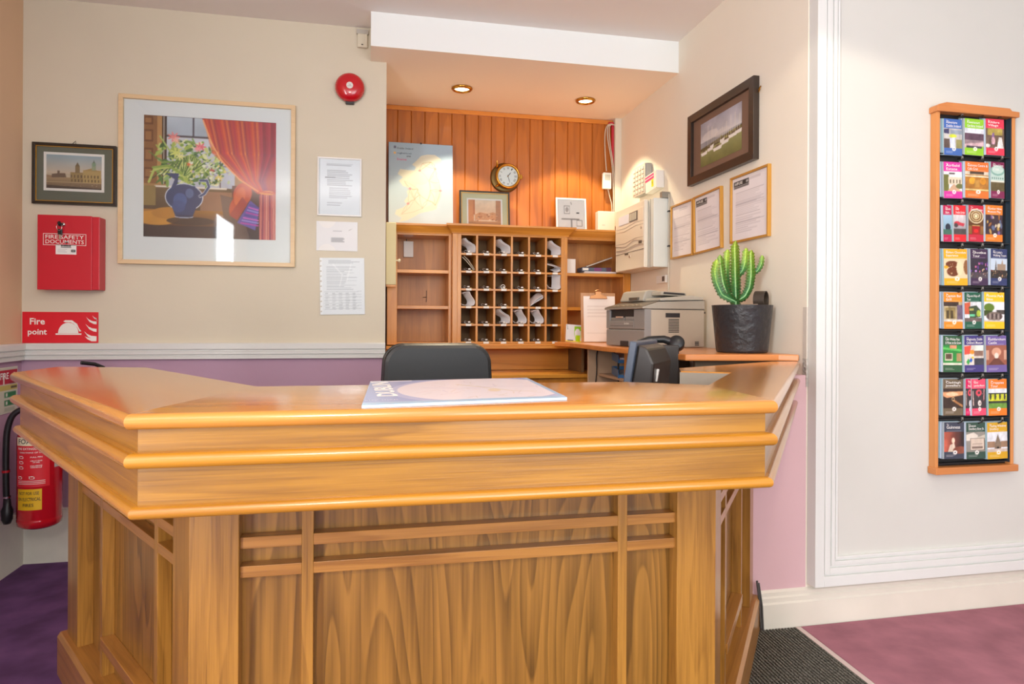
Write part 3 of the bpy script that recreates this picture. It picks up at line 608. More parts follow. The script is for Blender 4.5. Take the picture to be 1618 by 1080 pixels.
cv.sheet(.231, .302, 'printed_sheet', INK, t, (0, -.005, 0), bend=lambda x, z: -.0015*np.sin(x*25+z*12)); MB().box((-.115, -.0075, -.151), (.116, -.0068, .151)).build('pocket', GLASS, t); MB().box((-.112, -.0025, -.149), (.112, -.001, .149)).build('backing_sheet', mat('white_paper', 'eeeeec', .8), t)
# --- small instruction sign on the left wall
cv = Canvas(70, 60, 'cfd0bd'); cv.rect(0, .05, 1, .36, 'b8112a'); cv.rect(.45, .12, .5, .36, 'e8e0d8'); cv.rect(.84, .12, .9, .26, 'e8c8b8'); cv.rect(0, .38, 1, .5, 'c9bb62'); cv.rect(.74, .42, .98, .47, '5a5330')
cv.rect(.5, .54, .94, .66, '1f7a42'); cv.rect(.55, .56, .62, .64, 'd8e0d0'); cv.rect(.5, .72, .94, .84, '1f7a42'); cv.rect(.55, .74, .62, .82, 'd8e0d0'); cv.rect(.5, .88, .9, .97, 'b4bda6')
cv.ell(.2, .64, .09, .07, 'b8112a'); cv.rect(.14, .72, .26, .96, 'b8112a'); cv.line([(.22, .56), (.3, .54)], .012, '222222')
t = thing('extinguisher_instruction_sign', 'red, cream and green extinguisher instruction sign on the left wall under the dado rail', 'sign', (XL, 3.535, .857), R(90))
MB().box((-.12, -.004, -.108), (.12, -.001, .108)).build('plate', mat('cream_sign_plastic', 'd8d8c8', .5), t)
cv.sheet(.232, .208, 'printed_face', INK, t, (0, -.0046, 0))
text('FIRE', WHITE, t, (.0, -.0052, .068), h=.03, align='CENTER', bold=.02); text('FOAM', DARK, t, (.07, -.0052, .032), h=.012, align='CENTER')
# --- fire extinguishers
def extinguisher(label, loc, rz, r_=.092, hgt=.50, colr=None, hose=True, labels=True, group=None):
    t = thing('fire_extinguisher', label, 'fire extinguisher', loc, rz, group); cm = colr or mat('red_gloss_enamel', 'b90f1c', .15, coat=.7)
    MB().lathe([(0, 0), (r_*.8, 0), (r_*.97, .012), (r_, .03), (r_, .038), (r_*.985, .042), (r_, .046), (r_, hgt-.10), (r_*.93, hgt-.06), (r_*.72, hgt-.025), (r_*.35, hgt-.005), (r_*.25, hgt), (r_*.25, hgt+.02), (0, hgt+.02)], 40).build('cylinder', cm, t)
    v = MB().lathe([(.02, 0), (.022, .012), (.022, .035), (.012, .045), (0, .045)], 16, M=Matrix.Translation((0, 0, hgt+.01))).build('valve', mat('brushed_steel', '9a9a98', .35, metal=.8), t)
    MB().tube([(0, .01, hgt+.055), (0, -.03, hgt+.075), (0, -.09, hgt+.085)], .009, 8).tube([(0, .01, hgt+.04), (0, -.05, hgt+.045), (0, -.09, hgt+.035)], .008, 8).build('handle', BLACK, v)
    if hose:
        pts = [(-.02, 0, hgt+.03), (-.06, 0, hgt+.035), (-.105, 0, hgt+.01), (-.125, 0, hgt-.06), (-.128, 0, hgt-.18), (-.126, 0, .16), (-.122, 0, .11)]
        sm_ = []
        for i in range(len(pts)-1):
            for k in range(4): sm_.append(Vector(pts[i]).lerp(Vector(pts[i+1]), k/4))
        sm_.append(Vector(pts[-1]))
        for _ in range(3): sm_ = [sm_[0]] + [(sm_[i-1]+sm_[i]*2+sm_[i+1])/4 for i in range(1, len(sm_)-1)] + [sm_[-1]]
        h_ = MB().tube(sm_, .013, 12).build('hose', BLACK, t)
        MB().lathe([(.0155, 0), (.0155, .01)], 16, M=Matrix.Translation((-.127, 0, .25))).build('hose_band', mat('red_band', 'b01020', .5), h_)
        MB().lathe([(0, -.08), (.014, -.08), (.022, -.06), (.024, -.02), (.016, 0), (.014, .03), (0, .03)], 16, M=Matrix.Translation((-.122, 0, .10))).build('nozzle', BLACK, h_)
        MB().lathe([(.0148, 0), (.0148, .008)], 16, M=Matrix.Translation((-.1225, 0, .135))).build('nozzle_collar', CHROME, h_)
    MB().box((-.03, r_*.6, hgt-.2), (.03, r_+.028, hgt-.15)).build('wall_bracket', BLACK, t)
    def band(name, a0, a1, z0, z1, m, k=14, rr=r_+.0006):
        vs = []; 
        for i in range(k+1):
            a = R(a0+(a1-a0)*i/k); vs += [(rr*math.sin(a), -rr*math.cos(a), z0), (rr*math.sin(a), -rr*math.cos(a), z1)]
        return MB().add(vs, [(2*i, 2*i+2, 2*i+3, 2*i+1) for i in range(k)], 0, True).build(name, m, t)
    def wrap(o, rr, a0):       # bend flat lettering round the cylinder
        for v_ in o.data.vertices:
            x = v_.co.x; a = R(a0)+x/rr; z = v_.co.y; v_.co = (rr*math.sin(a), -rr*math.cos(a), z)
        o.location.x = 0; o.location.y = 0; o.rotation_euler = (0, 0, 0)
    if labels:
        band('cream_label', -58, 35, .375, .412, mat('cream_label', 'e9e2c0', .5)); band('red_label', -58, 35, .192, .375, mat('red_label', 'd4202c', .5)); band('yellow_label', -52, 16, .09, .183, mat('yellow_label', 'e2b416', .5))
        band('inspection_tag', 48, 82, .27, .40, mat('grey_tag', 'b9b9b4', .5)); 
        for body, z, w_, h_, m, a in (('FOAM', .394, .085, .022, DARK, -22), ('FIRE EXTINGUISHER', .362, .12, .010, WHITE, -12), ('DIRECTIONS OF USE', .345, .10, .006, WHITE, -12), ('PULL PIN', .325, .045, .006, WHITE, 2), ('AIM AT BASE\nOF FIRE', .305, .045, .012, WHITE, 2), ('SQUEEZE\nHANDLE', .283, .045, .012, WHITE, 2), ('NOT FOR USE', .165, .085, .014, DARK, -18), ('ON ELECTRICAL', .139, .098, .015, DARK, -18), ('FIRES', .113, .045, .014, DARK, -18)):
            o = text(body, m, t, (0, 0, z), w=w_, h=h_, align='CENTER', bold=.01); wrap(o, r_+.0013, a); o.location.z = z
        for k, (a, z) in enumerate(((-38, .325), (-38, .302), (-38, .279), (-42, .235), (-8, .235))):
            cvs = MB(); 
            for dx, dz, ww, hh in ((-.010, 0, .003, .012), (0, .004, .012, .003), (.008, -.002, .003, .008), (0, -.006, .014, .002)):
                aa = R(a)+dx/r_; rr = r_+.0014
                vs = []
                for q in range(3):
                    b_ = aa + (q-1)*ww/2/r_; vs += [(rr*math.sin(b_), -rr*math.cos(b_), z+dz-hh/2), (rr*math.sin(b_), -rr*math.cos(b_), z+dz+hh/2)]
                cvs.add(vs, [(0,2,3,1),(2,4,5,3)], 0, False)
            cvs.build('pictogram', WHITE, t)
        for z in (.205, .212, .219): band('small_print', -50, 24, z, z+.0018, WHITE, rr=r_+.0012)
    return t
extinguisher('red foam fire extinguisher with black hose on the wall at the counter left end', (-1.462, 3.43, .255), R(12), .088)
extinguisher('pale cylinder cut by the photo left edge beside the foam extinguisher', (-1.545, 2.93, .33), R(60), .085, .36, mat('pale_pink_enamel', 'dcc2b8', .3), hose=False, labels=False)
extinguisher('red extinguisher standing behind the counter, only its black handle and top visible', (-1.27, 3.60, .415), R(-50), .075, .485, None, hose=False, labels=False)
# ================================================================ ALCOVE SHELVING
OSH = wood('orange_oak_shelf_wood', 'd8933a', 'b06a22', 'X', 1.0, rings=6, rough=.34, coat=.25, contrast=.4, streak=.3)
OSV = wood('orange_oak_upright_wood', 'd8933a', 'b06a22', 'Z', 1.0, rings=6, rough=.34, coat=.25, contrast=.4, streak=.3)
OSB = wood('veneer_back_panel_wood', 'c8863f', 'a0622a', 'Z', 1.2, rings=5, rough=.45, coat=.1, contrast=.35, streak=.4)
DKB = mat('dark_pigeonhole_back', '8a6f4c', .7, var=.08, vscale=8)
YF, YS = 4.12, 4.17       # front of the pigeonhole unit, front of the side units
def P(name, a, b, m, parent, org, bev=.0012):
    return MB().box([a[i]-org[i] for i in range(3)], [b[i]-org[i] for i in range(3)]).build(name, m, parent, bev=bev)
def cornice(x0, x1, yf, org, parent, proj_=.045, ends=True):
    z0, z1 = 1.732, 1.789; pr = [(0, z0), (-.006, z0), (-.008, z0+.008), (-.022, z0+.028), (-proj_+.004, z1-.014), (-proj_, z1-.012), (-proj_, z1), (.26 if yf < 4.15 else .24, z1), (.26 if yf < 4.15 else .24, z1-.014), (0, z1-.014)]
    e = [proj_ if ends else 0]*2; mb = MB(); n = len(pr); vs = []
    for sgn, X_ in ((-1, x0), (1, x1)):
        for d, z in pr: vs.append((X_ + (sgn*(-min(d, 0)) if ends else 0)-org[0], yf+d-org[1], z-org[2]))
    mb.add(vs, [(k, (k+1)%n, n+(k+1)%n, n+k)[::-1] for k in range(n)]); mb.f.append(tuple(range(n))); mb.mi.append(0); mb.sm.append(False); mb.f.append(tuple(range(n, 2*n))[::-1]); mb.mi.append(0); mb.sm.append(False)
    return mb.build('cornice', OSH, parent)
# --- pigeonhole unit
og = (.875, 4.25, 1.045); pu = thing('pigeonhole_unit', 'oak key and mail rack of six by six pigeonholes in the middle of the alcove', 'pigeonhole rack', og)
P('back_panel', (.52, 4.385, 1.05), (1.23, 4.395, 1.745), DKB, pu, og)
CX = [.5405, .652, .764, .8775, .985, .995+.1, 1.206]; CX = [.5415+.1108*k for k in range(7)]
for k, x in enumerate(CX): P('divider', (x-.0065 if 0 < k < 6 else x-.012, YF+(.004 if 0 < k < 6 else 0), 1.052), (x+.0065 if 0 < k < 6 else x+.012, 4.385, 1.734), OSV, pu, og)
CZ = [1.724 - .1098*k for k in range(7)]
for k, z in enumerate(CZ):
    P('shelf', (CX[0]+.012, YF+.002, z-.012 if k else z), (CX[6]-.012, 4.385, z if k else z+.01), OSH, pu, og)
P('side_panel', (.500, YF, 1.045), (.5295, 4.395, 1.734), OSV, pu, og); P('side_panel', (1.2185, YF, 1.045), (1.236, 4.395, 1.734), OSV, pu, og)
cornice(.500, 1.236, YF, og, pu); P('base_rail', (.500, YF-.004, 1.040), (1.236, 4.39, 1.0523), OSH, pu, og)
TAGM = mat('white_number_label', 'eeeae2', .6)
nums = iter(range(1, 37)); n_ = 0
for r_ in range(6):
    for c in range(6):
        x = (CX[c]+CX[c+1])/2 + .004; z = CZ[r_+1]-.006; wd = .034
        lb = MB().box((x-wd/2-og[0], YF-.0012-og[1], z-.0065-og[2]), (x+wd/2-og[0], YF+.0015-og[1], z+.0065-og[2])).build('number_label', TAGM, pu)
# --- side shelf units
def side_unit(name, label, x0, x1, post_l, post_r, end_r=None):
    o_ = ((x0+x1)/2, 4.28, 1.045); t = thing(name, label, 'shelf unit', o_)
    P('back_panel', (x0, 4.385, 1.045), (x1, 4.395, 1.75), OSB, t, o_)
    P('upright', (x0, YS, 1.045), (x0+post_l, 4.385, 1.76), OSV, t, o_); P('upright', (x1-post_r, YS, 1.045), (x1, 4.385, 1.76), OSV, t, o_)
    for z in (1.508, 1.286): P('shelf', (x0+post_l, YS+.003, z-.020), (x1-post_r, 4.385, z), OSH, t, o_)
    P('base_board', (x0+post_l, YS, 1.045), (x1-post_r, 4.385, 1.060), OSH, t, o_); P('top_rail', (x0+post_l, YS, 1.722), (x1-post_r, 4.385, 1.76), OSH, t, o_)
    cornice(x0, x1, YS, o_, t, .034, ends=False); return t
side_unit('shelf_unit', 'empty oak shelf unit with two shelves at the left of the pigeonholes', .105, .499, .060, .018)
side_unit('shelf_unit', 'oak shelf unit right of the pigeonholes holding a card and slim devices', 1.237, 1.686, .012, .05)
# --- low back desk under the units
og = (.87, 4.2, .74); t = thing('back_desk', 'built in oak back desk with narrow ledge below the pigeonholes', 'desk', og)
P('ledge', (.10, 4.085, 1.022), (1.68, 4.40, 1.039), OSH, t, og); P('backboard', (.10, 4.30, .876), (1.30, 4.315, 1.022), OSH, t, og)
P('lower_ledge', (.10, 3.90, .852), (1.46, 4.30, .874), wood('bright_oak_ledge_wood', 'e8a23e', 'cf8428', 'X', 1, rings=4, rough=.3, coat=.3, contrast=.3), t, og)
P('front_panel', (.10, 3.93, .45), (1.46, 3.95, .852), OSV, t, og); P('plinth', (.10, 4.0, 0), (1.46, 4.02, .45), OSV, t, og)
P('side_panel', (1.30, 4.02, .874), (1.318, 4.30, 1.022), mat('dark_side_panel', '7a5c38', .6), t, og)
# --- cream cabinet door standing open at the left, with its knob
og = (.125, 4.10, 1.42); t = thing('cabinet_door', 'cream painted cabinet door with round white knob, standing open at the alcove left edge', 'cabinet door', og)
MB().box((-.030, -.016, -.012), (.030, .015, .362)).build('panel', mat('cream_door_paint', 'd8cfa4', .45), t, bev=.004)
MB().box((-.028, -.015, -.024), (.028, .014, -.012)).build('bottom_edge', OSV, t)
MB().lathe([(.004, 0), (.004, .010), (.009, .014), (.011, .020), (.008, .026), (0, .028)], 16, M=Matrix.Translation((.030, -.002, .135)) @ Matrix.Rotation(R(90), 4, 'Y')).build('knob', mat('cream_knob', 'ece4cc', .3), t)
# --- things on the left unit
t = thing('wall_switch_box', 'small white rectangular switch box on the back of the left shelf unit', 'switch box', (.243, 4.385, 1.655)); MB().box((-.030, -.02, -.052), (.032, -.001, .050)).build('cover', mat('white_plastic', 'e9e6e0', .4), t, bev=.002); MB().tube([(-.01, -.008, .05), (-.012, -.008, .064)], .003, 6).build('cable', BLACK, t)
t = thing('metal_hook', 'thin dark metal hook on the back of the middle left shelf bay', 'hook', (.350, 4.385, 1.335)); MB().tube([(.012, -.004, .055), (.012, -.006, .0), (.010, -.008, -.020)], .0018, 6).tube([(.012, -.006, .012), (-.012, -.02, .01)], .0018, 6).build('wire', mat('dark_wire', '3a2c22', .5), t)
# --- on the right unit
t = thing('white_card', 'plain white card propped on the upper shelf beside the pigeonholes', 'card', (1.275, 4.20, 1.508)); MB().box((-.034, 0, 0), (.040, .03, .093)).build('card', mat('white_card', 'efe9e4', .7), t, bev=.001)
t = thing('card_terminal', 'dark slim card terminal lying on the upper right shelf, purple end caps', 'card terminal', (1.47, 4.24, 1.508))
MB().box((-.115, -.05, .014), (.085, .06, .040)).build('body', mat('blue_grey_plastic', '545d72', .4), t, bev=.004); MB().box((-.03, -.052, .016), (.02, -.05, .038)).build('purple_patch', mat('purple_plastic', '7a3f78', .4), t); MB().box((.052, -.052, .015), (.088, .05, .041)).build('purple_cap', mat('dark_purple_plastic', '5a2a4a', .4), t, bev=.002); MB().box((-.11, -.0515, .02), (-.07, -.0495, .036)).build('label', TAGM, t)
t = thing('magazine_pile', 'low pile of pale magazines under the terminal on the upper right shelf', 'magazines', (1.485, 4.24, 1.508))
for k in range(3): MB().box((-.12+.004*k, -.06+.003*k, .0002+.0045*k), (.105, .06, .0045+.0045*k)).build('magazine', mat(('grey_cover', 'pale_pink_cover', 'white_paper')[k], ('8f8a90', 'd8b8b4', 'eeeeec')[k], .6), t)
t = thing('silver_tablet', 'thin silver tablet leaning up against the wall on the upper right shelf', 'tablet', (1.395, 4.25, 1.550)); t.rotation_euler = (0, R(-20), 0)
MB().box((0, -.04, 0), (.19, .09, .007)).build('shell', mat('silver_plastic', 'cfc8c0', .35, metal=.3), t, bev=.002); MB().box((.002, -.038, -.0015), (.188, .088, 0)).build('screen', BLACK, t)
# --- rolled papers in the pigeonholes
PAPER = mat('letter_paper', 'fbfafc', .7); PAPER2 = mat('blue_tinted_paper', 'dde1ea', .7); CREAMP = mat('cream_envelope', 'efe6d2', .7)
def ribbon(path, th=.0022, y0=-.01, y1=.2, sh=(0, 0)):
    mb = MB(); pts = [Vector((p[0], 0, p[1])) for p in path]
    for _ in range(2):
        q = [pts[0]]
        for a, b_ in zip(pts, pts[1:]): q += [a.lerp(b_, .25), a.lerp(b_, .75)]
        pts = q + [pts[-1]]
    n = len(pts); L_ = []; R_ = []
    for i in range(n):
        d = (pts[min(i+1, n-1)]-pts[max(i-1, 0)]).normalized(); nr = Vector((-d.z, 0, d.x))*th/2
        L_.append(pts[i]+nr); R_.append(pts[i]-nr)
    vs = [(p.x, y0, p.z) for p in L_+R_] + [(max(.003, p.x+sh[0]), y1, min(.092, max(.004, p.z+sh[1]))) for p in L_+R_]; N = 2*n
    fs = [(i, i+1, N+i+1, N+i) for i in range(n-1)] + [(n+i+1, n+i, N+n+i, N+n+i+1) for i in range(n-1)]
    fs += [(i+1, i, n+i, n+i+1) for i in range(n-1)] + [(N+i, N+i+1, N+n+i+1, N+n+i) for i in range(n-1)] + [(0, N, N+n, n), (n-1, 2*n-1, N+2*n-1, N+n-1)]
    return mb.add(vs, fs, 0, False)
W_, Hc = .098, .098
SH = {'curl': [[(.022, .094), (.03, .082), (.055, .062), (.090, .046), (.092, .02), (.088, .006), (.05, .003)], [(.034, .095), (.045, .08), (.070, .064), (.095, .052), (.0965, .02), (.094, .004)], [(.022, .094), (.034, .095)]],
      'slab': [[(.012, .086), (.03, .07), (.06, .035), (.085, .003)], [(.024, .094), (.05, .068), (.062, .05), (.092, .006)], [(.012, .086), (.024, .094)], [(.046, .066), (.062, .058), (.066, .046)]],
      'cup': [[(.002, .052), (.03, .048), (.07, .040), (.094, .03), (.094, .014), (.08, .006), (.05, .004)], [(.004, .050), (.03, .045), (.065, .036), (.088, .026), (.088, .016), (.07, .008)]],
      'jay': [[(.002, .032), (.01, .02), (.03, .008), (.06, .004), (.085, .003), (.094, .02), (.096, .06), (.094, .096)], [(.034, .092), (.05, .094), (.094, .096)], [(.036, .09), (.044, .05), (.06, .01)]],
      'scoop': [[(.002, .022), (.012, .010), (.04, .004), (.085, .003), (.094, .02), (.090, .04), (.07, .065), (.058, .094)], [(.016, .078), (.03, .088), (.058, .094)], [(.016, .078), (.04, .06), (.060, .035), (.062, .01)]],
      'fan': [[(.004, .003), (.03, .03), (.06, .058), (.09, .07)], [(.004, .004), (.04, .028), (.08, .05), (.092, .062)], [(.004, .003), (.05, .02), (.09, .042), (.094, .058)], [(.006, .006), (.02, .05), (.04, .088)], [(.01, .01), (.04, .06), (.07, .084)]]}
ROWN = ['top row', 'second row', 'third row', 'fourth row', 'fifth row', 'bottom row']; CON = ['first column', 'second column', 'third column', 'fourth column', 'fifth column', 'last column']
papers = {(0,0):'curl', (0,2):'curl', (0,5):'curl', (1,0):'slab', (1,5):'cup', (2,5):'jay', (3,0):'scoop', (3,4):'fan', (4,2):'curl', (4,3):'scoop', (4,4):'scoop'}
DESC = {'curl': 'bent white papers curling up', 'slab': 'cream envelope leaning', 'cup': 'folded white letter lying curved', 'jay': 'large white sheet rolled upright', 'scoop': 'folded white papers leaning', 'fan': 'fanned letters and envelopes slanting'}
for (r_, c), kind in papers.items():
    x0 = CX[c]+.0068; z0 = CZ[r_+1]+.001
    t = thing('rolled_paper', '%s in the pigeonhole in the %s, %s' % (DESC[kind], ROWN[r_], CON[c]), 'paper', (x0, YF+.012, z0), 0, 'papers in the pigeonholes')
    for k, pth in enumerate(SH[kind][:2]):
        ribbon([(min(x, .0968), max(z, .002)*(.98)) for x, z in pth], .0016, .002+.004*k, .10+.02*k, {'curl': (-.034, -.002), 'slab': (.022, .012), 'cup': (-.004, .022), 'jay': (-.034, .004), 'scoop': (-.034, .004), 'fan': (.004, .030)}[kind]).build('sheet', CREAMP if kind == 'slab' else PAPER, t)
# --- keys with fobs
BRF = mat('brown_leather_fob', '3c2a1e', .45); BRASS = mat('worn_brass', 'b08a4a', .35, metal=.8)
protos = {}
def key_bunch(v):
    t = bpy.data.objects.new('hotel_key', None); COL.objects.link(t); rr = random.Random(v)
    x = -.03 if v % 2 else -.036
    MB().lathe([(0, 0), (.011, 0), (.013, .003), (.013, .009), (.009, .013), (0, .013)], 12, M=Matrix.Translation((x+.006, .016, 0))).build('fob', BRF, t)
    MB().tube([(x+.02, .012, .004), (x+.034, .002, .007), (x+.046, .008, .005), (x+.056, .004, .003)], .0045, 8).build('strap', BRF, t)
    MB().tube([(x+.022+.008*math.cos(a*.7), .004+.003*math.sin(a*.7), .010+.007*math.sin(a*.7)) for a in range(10)], .0011, 6, cap=False).build('ring', CHROME, t)
    MB().box((x+.036, -.006, .0065), (x+.050, -.004, .0145)).build('tag', TAGM, t)
    MB().box((x+.05, -.004, .001), (x+.064, .010, .0035)).lathe([(0, 0), (.006, 0), (.006, .002), (0, .002)], 10, M=Matrix.Translation((x+.066, .004, .001))).build('key', BRASS, t)
    return t
ring_cell = (2, 2); first = {0: key_bunch(0), 1: key_bunch(1)}; used = set()
keycells = [(r_, c) for r_ in range(6) for c in range(6) if not (c == 5) and (r_, c) not in ((3, 3), (3, 4), (3,0))]
for r_, c in keycells:
    v = (r_+c) % 2; root = first[v] if v not in used else copy_tree(first[v]); used.add(v)
    root.location = ((CX[c]+CX[c+1])/2 + .004*math.sin(r_*5+c*3), YF+.022+.004*math.cos(r_*3+c), CZ[r_+1]+.0015)
    with_ = ' beside the papers' if (r_, c) in papers else ''
    tag(root, 'hotel key with dark fob in the pigeonhole, %s, %s' % (ROWN[r_], CON[c]), 'key', 'hotel keys in the pigeonholes')
t = thing('key_ring', 'white ring standing up beside the key in the third row, third column', 'ring', ((CX[2]+CX[3])/2+.0, YF+.008, CZ[3]+.014))
MB().tube([(.013*math.cos(a*math.pi/9), 0, .013*math.sin(a*math.pi/9)) for a in range(19)], .0022, 8, cap=False).build('loop', mat('white_plastic', 'e9e6e0', .4), t)
# --- on top of the cornice
cv = Canvas(130, 170, 'b9cad6'); cv.grad(0, 0, 1, .4, '9cb6ca', 'a8bfd0'); cv.grad(.0, .4, 1, 1, 'adc2d0', 'b8c8d2'); cv.noise(.04, 3)
isl = [(.42,.22),(.50,.15),(.60,.13),(.72,.13),(.80,.17),(.84,.24),(.83,.31),(.78,.35),(.74,.38),(.76,.46),(.80,.52),(.82,.60),(.80,.66),(.76,.72),(.74,.78),(.68,.80),(.58,.82),(.48,.84),(.40,.88),(.28,.93),(.16,.95),(.20,.90),(.10,.86),(.12,.81),(.22,.78),(.28,.74),(.24,.70),(.30,.64),(.28,.58),(.34,.55),(.22,.52),(.16,.46),(.22,.42),(.14,.38),(.18,.32),(.30,.33),(.40,.33),(.42,.29),(.36,.26)]
cv.poly(isl, 'cfd0c0'); cv.ell(.56, .6, .16, .16, 'd8d4c8'); cv.ell(.5, .42, .12, .08, 'd6d2c0')
towns = [(.80,.56),(.33,.55),(.30,.73),(.48,.33),(.72,.30),(.62,.45),(.40,.68),(.72,.74),(.52,.78),(.2,.86),(.45,.55),(.60,.68),(.24,.46),(.66,.22),(.52,.24),(.78,.46),(.48,.62),(.64,.56)]
for i, a in enumerate(towns):
    for b_ in sorted(towns, key=lambda q: math.hypot(q[0]-a[0], q[1]-a[1]))[1:4]:
        mx_ = ((a[0]+b_[0])/2+.02*math.sin(i*3), (a[1]+b_[1])/2+.015*math.cos(i*5)); cv.line([a, mx_, b_], .0022, ['c4ac9a', '9a9a7a', 'c4a48a'][i % 3], .8)
for a in towns[:5]: cv.ell(a[0], a[1], .022, .014, 'd88a92', .8)
cv.rect(.08, .045, .115, .075, '6a6f88'); cv.ell(.095, .128, .02, .014, 'e0b878'); cv.rect(.17, .19, .38, .192, '55606a')
t = thing('road_map_poster', 'large laminated road map with pale blue sea propped on the left of the cornice', 'map', (.318, 4.30, 1.7895)); t.rotation_euler = (R(-5), 0, 0)
MB().box((-.2055, 0, .001), (.2055, .006, .545)).build('backing_board', mat('dark_edge_board', '2e3440', .5), t); cv.sheet(.408, .541, 'map_sheet', INKG, t, (.001, -.0008, .2735))
for body, x, z, w_, h_, m in (('Dublin Ireland', -.150, .507, .10, .012, DARK), ('rugbeira.ad', -.150, .474, .088, .014, mat('navy_ink', '26405c', .6)), ('ane', -.09, .456, .026, .010, DARK), ('Erasmus', -.150, .435, .060, .014, mat('magenta_ink', 'd01c78', .6))): text(body, m, t, (x, -.0012, z), w=w_, h=h_)
MB().box((-.004, -.004, .540), (.006, .003, .550)).build('clip', BLACK, t)
cv = Canvas(74, 56, 'e9cfae'); cv.grad(0, 0, 1, .6, 'e8d3b8', 'efc9a2'); cv.rect(0, 0, .17, 1, 'd9945e'); cv.rect(.15, 0, .2, .6, 'c98050'); cv.rect(.84, .0, 1, 1, 'c08a62'); cv.poly([(.2, .6), (.35, .5), (.6, .55), (.75, .48), (.84, .52), (.84, .8), (.2, .8)], 'd9a070'); cv.blobs(40, (.15, .55, .9, .95), ['c97e4c', 'e8b888', '9a6038', 'f0d4b0'], (.01, .04)); cv.grad(0, .85, 1, 1, 'cf9a68', 'a87448'); cv.noise(.08, 8)
t, p = framed('framed_print', 'framed sepia street scene with pale green mount standing under the clock', 'picture', (.735, 4.345, 1.918), 0, .334, .254, .010, .016, BLACKF, cv, .215, .165, 0, -.015, mat('sage_mount_card', 'cbc9a4', .8), edge=.010, tilt=R(-6))
bars(.306, .226, .003, -.014, -.010).build('gilt_slip', GOLD, t)
cv = Canvas(46, 50, 'f1ece6'); 
for a in ((.25, .2, .45, .45), (.15, .62, .8, .64), (.5, .62, .52, .9), (.7, .66, .9, .85)): cv.line([(a[0], a[1]), (a[2], a[1]), (a[2], a[3]), (a[0], a[3]), (a[0], a[1])], .008, '8f8a86')
cv.ell(.35, .32, .06, .08, 'b4aaa4'); cv.rect(.7, .4, .8, .44, '333333'); cv.line([(.5, .08), (.52, .14)], .01, '777777')
framed('framed_floor_plan', 'white framed floor plan standing on the right of the cornice', 'plan', (1.325, 4.345, 1.908), 0, .212, .232, .010, .014, mat('white_frame', 'f2f1ee', .4), cv, .185, .205, tilt=R(-6))
t = thing('white_router_box', 'blank white plastic box on the cornice beside the hanging cables', 'router', (1.552, 4.30, 1.7895)); MB().box((-.060, -.03, .001), (.062, .03, .145)).build('case', mat('off_white_plastic', 'e8e2d2', .4), t, bev=.006); MB().box((-.03, -.031, .05), (-.01, -.03, .053)).build('logo_bar', mat('grey_cover2', 'b8b0a4', .6), t)
# --- porthole clock
BR = mat('polished_brass', 'c9973f', .22, metal=1); BRD = mat('dark_aged_brass', '6a5430', .4, metal=.9)
t = thing('porthole_clock', 'round brass porthole wall clock with roman numerals', 'clock', (.897, YA, 2.158))
MX = Matrix.Rotation(R(90), 4, 'X')
MB().lathe([(.0, .001), (.098, .001), (.100, .006), (.094, .012), (.080, .014), (.0, .014)], 48, M=Matrix.Translation((-.012, 0, -.004)) @ MX).build('wall_flange', BRD, t)
MB().lathe([(.078, .012), (.080, .035), (.083, .040), (.083, .052), (.078, .058), (.072, .058), (.068, .050), (.066, .046)], 48, M=MX).build('bezel', BR, t)
MB().lathe([(.067, .0455), (0, .0455)], 48, M=MX).build('dial', mat('silvered_dial', 'dfe4de', .3, metal=.2), t)
MB().lathe([(.068, .052), (0, .0525)], 32, M=MX).build('glass', GLASS, t)
for k, nm in enumerate(['XII','I','II','III','IIII','V','VI','VII','VIII','IX','X','XI']):
    a = R(30*k); rot = (R(90), a, 0); text(nm, DARK, t, (.053*math.sin(a), -.0462, .053*math.cos(a)), h=.014, w=.004+.0035*len(nm), rot=(R(90), 0, 0) if k in (0, 6, 3, 9) else (R(90), a, 0), align='CENTER', name='numeral')
def hand(nm, ang, L_, w_):
    a = R(ang); MB().prism([(-w_, -.008), (w_, -.008), (w_*1.6, L_*.6), (0, L_), (-w_*1.6, L_*.6)], -.0478, -.0468, ax='Y').build(nm, BLACK, t, rot=(0, a, 0))
hand('hour_hand', 38, .034, .0016); hand('minute_hand', 163, .050, .0012)
MB().lathe([(.004, .046), (.004, .050), (0, .050)], 12, M=MX).build('centre_cap', BR, t)
MB().box((.082, -.052, -.016), (.094, -.03, .014)).tube([(.094, -.04, -.014), (.100, -.04, 0), (.094, -.04, .012)], .004, 8).build('hinge_lug', BR, t, bev=.002)
MB().tube([(-.070, -.03, .058), (-.074, -.05, .072), (-.076, -.056, .098)], [.008, .007, .003], 8).build('dog_screw', BR, t)
MB().tube([(-.058, -.03, -.058), (-.072, -.045, -.066), (-.082, -.05, -.072)], [.009, .007, .005], 8).build('dog_screw', BR, t)
# --- sensor, cables, red pipe at the alcove corner
q = on_y(960, 286, 4.37); t = thing('motion_sensor', 'white motion sensor hanging on cables at the right corner of the alcove', 'motion sensor', (1.588, 4.375, q.z))
MB().box((-.030, -.02, -.056), (.030, .01, .056)).build('housing', mat('white_plastic', 'e9e6e0', .4), t, bev=.005); MB().box((-.020, -.022, .004), (.020, -.0195, .042)).build('lens', mat('grey_lens', 'b9b9b0', .3), t, bev=.002)
CAB = mat('white_cable', 'cfc8b8', .5)
def cable(pts, r_, m, name, label, **k):
    ps = [Vector(p) for p in pts]
    for _ in range(3):
        q_ = [ps[0]]
        for a, b_ in zip(ps, ps[1:]): q_ += [a.lerp(b_, .25), a.lerp(b_, .75)]
        ps = q_ + [ps[-1]]
    return tag(MB().tube(ps, r_, 8).build(name, m), label, 'cable', k.get('group'))
G = 'white cables hanging in the alcove corner'
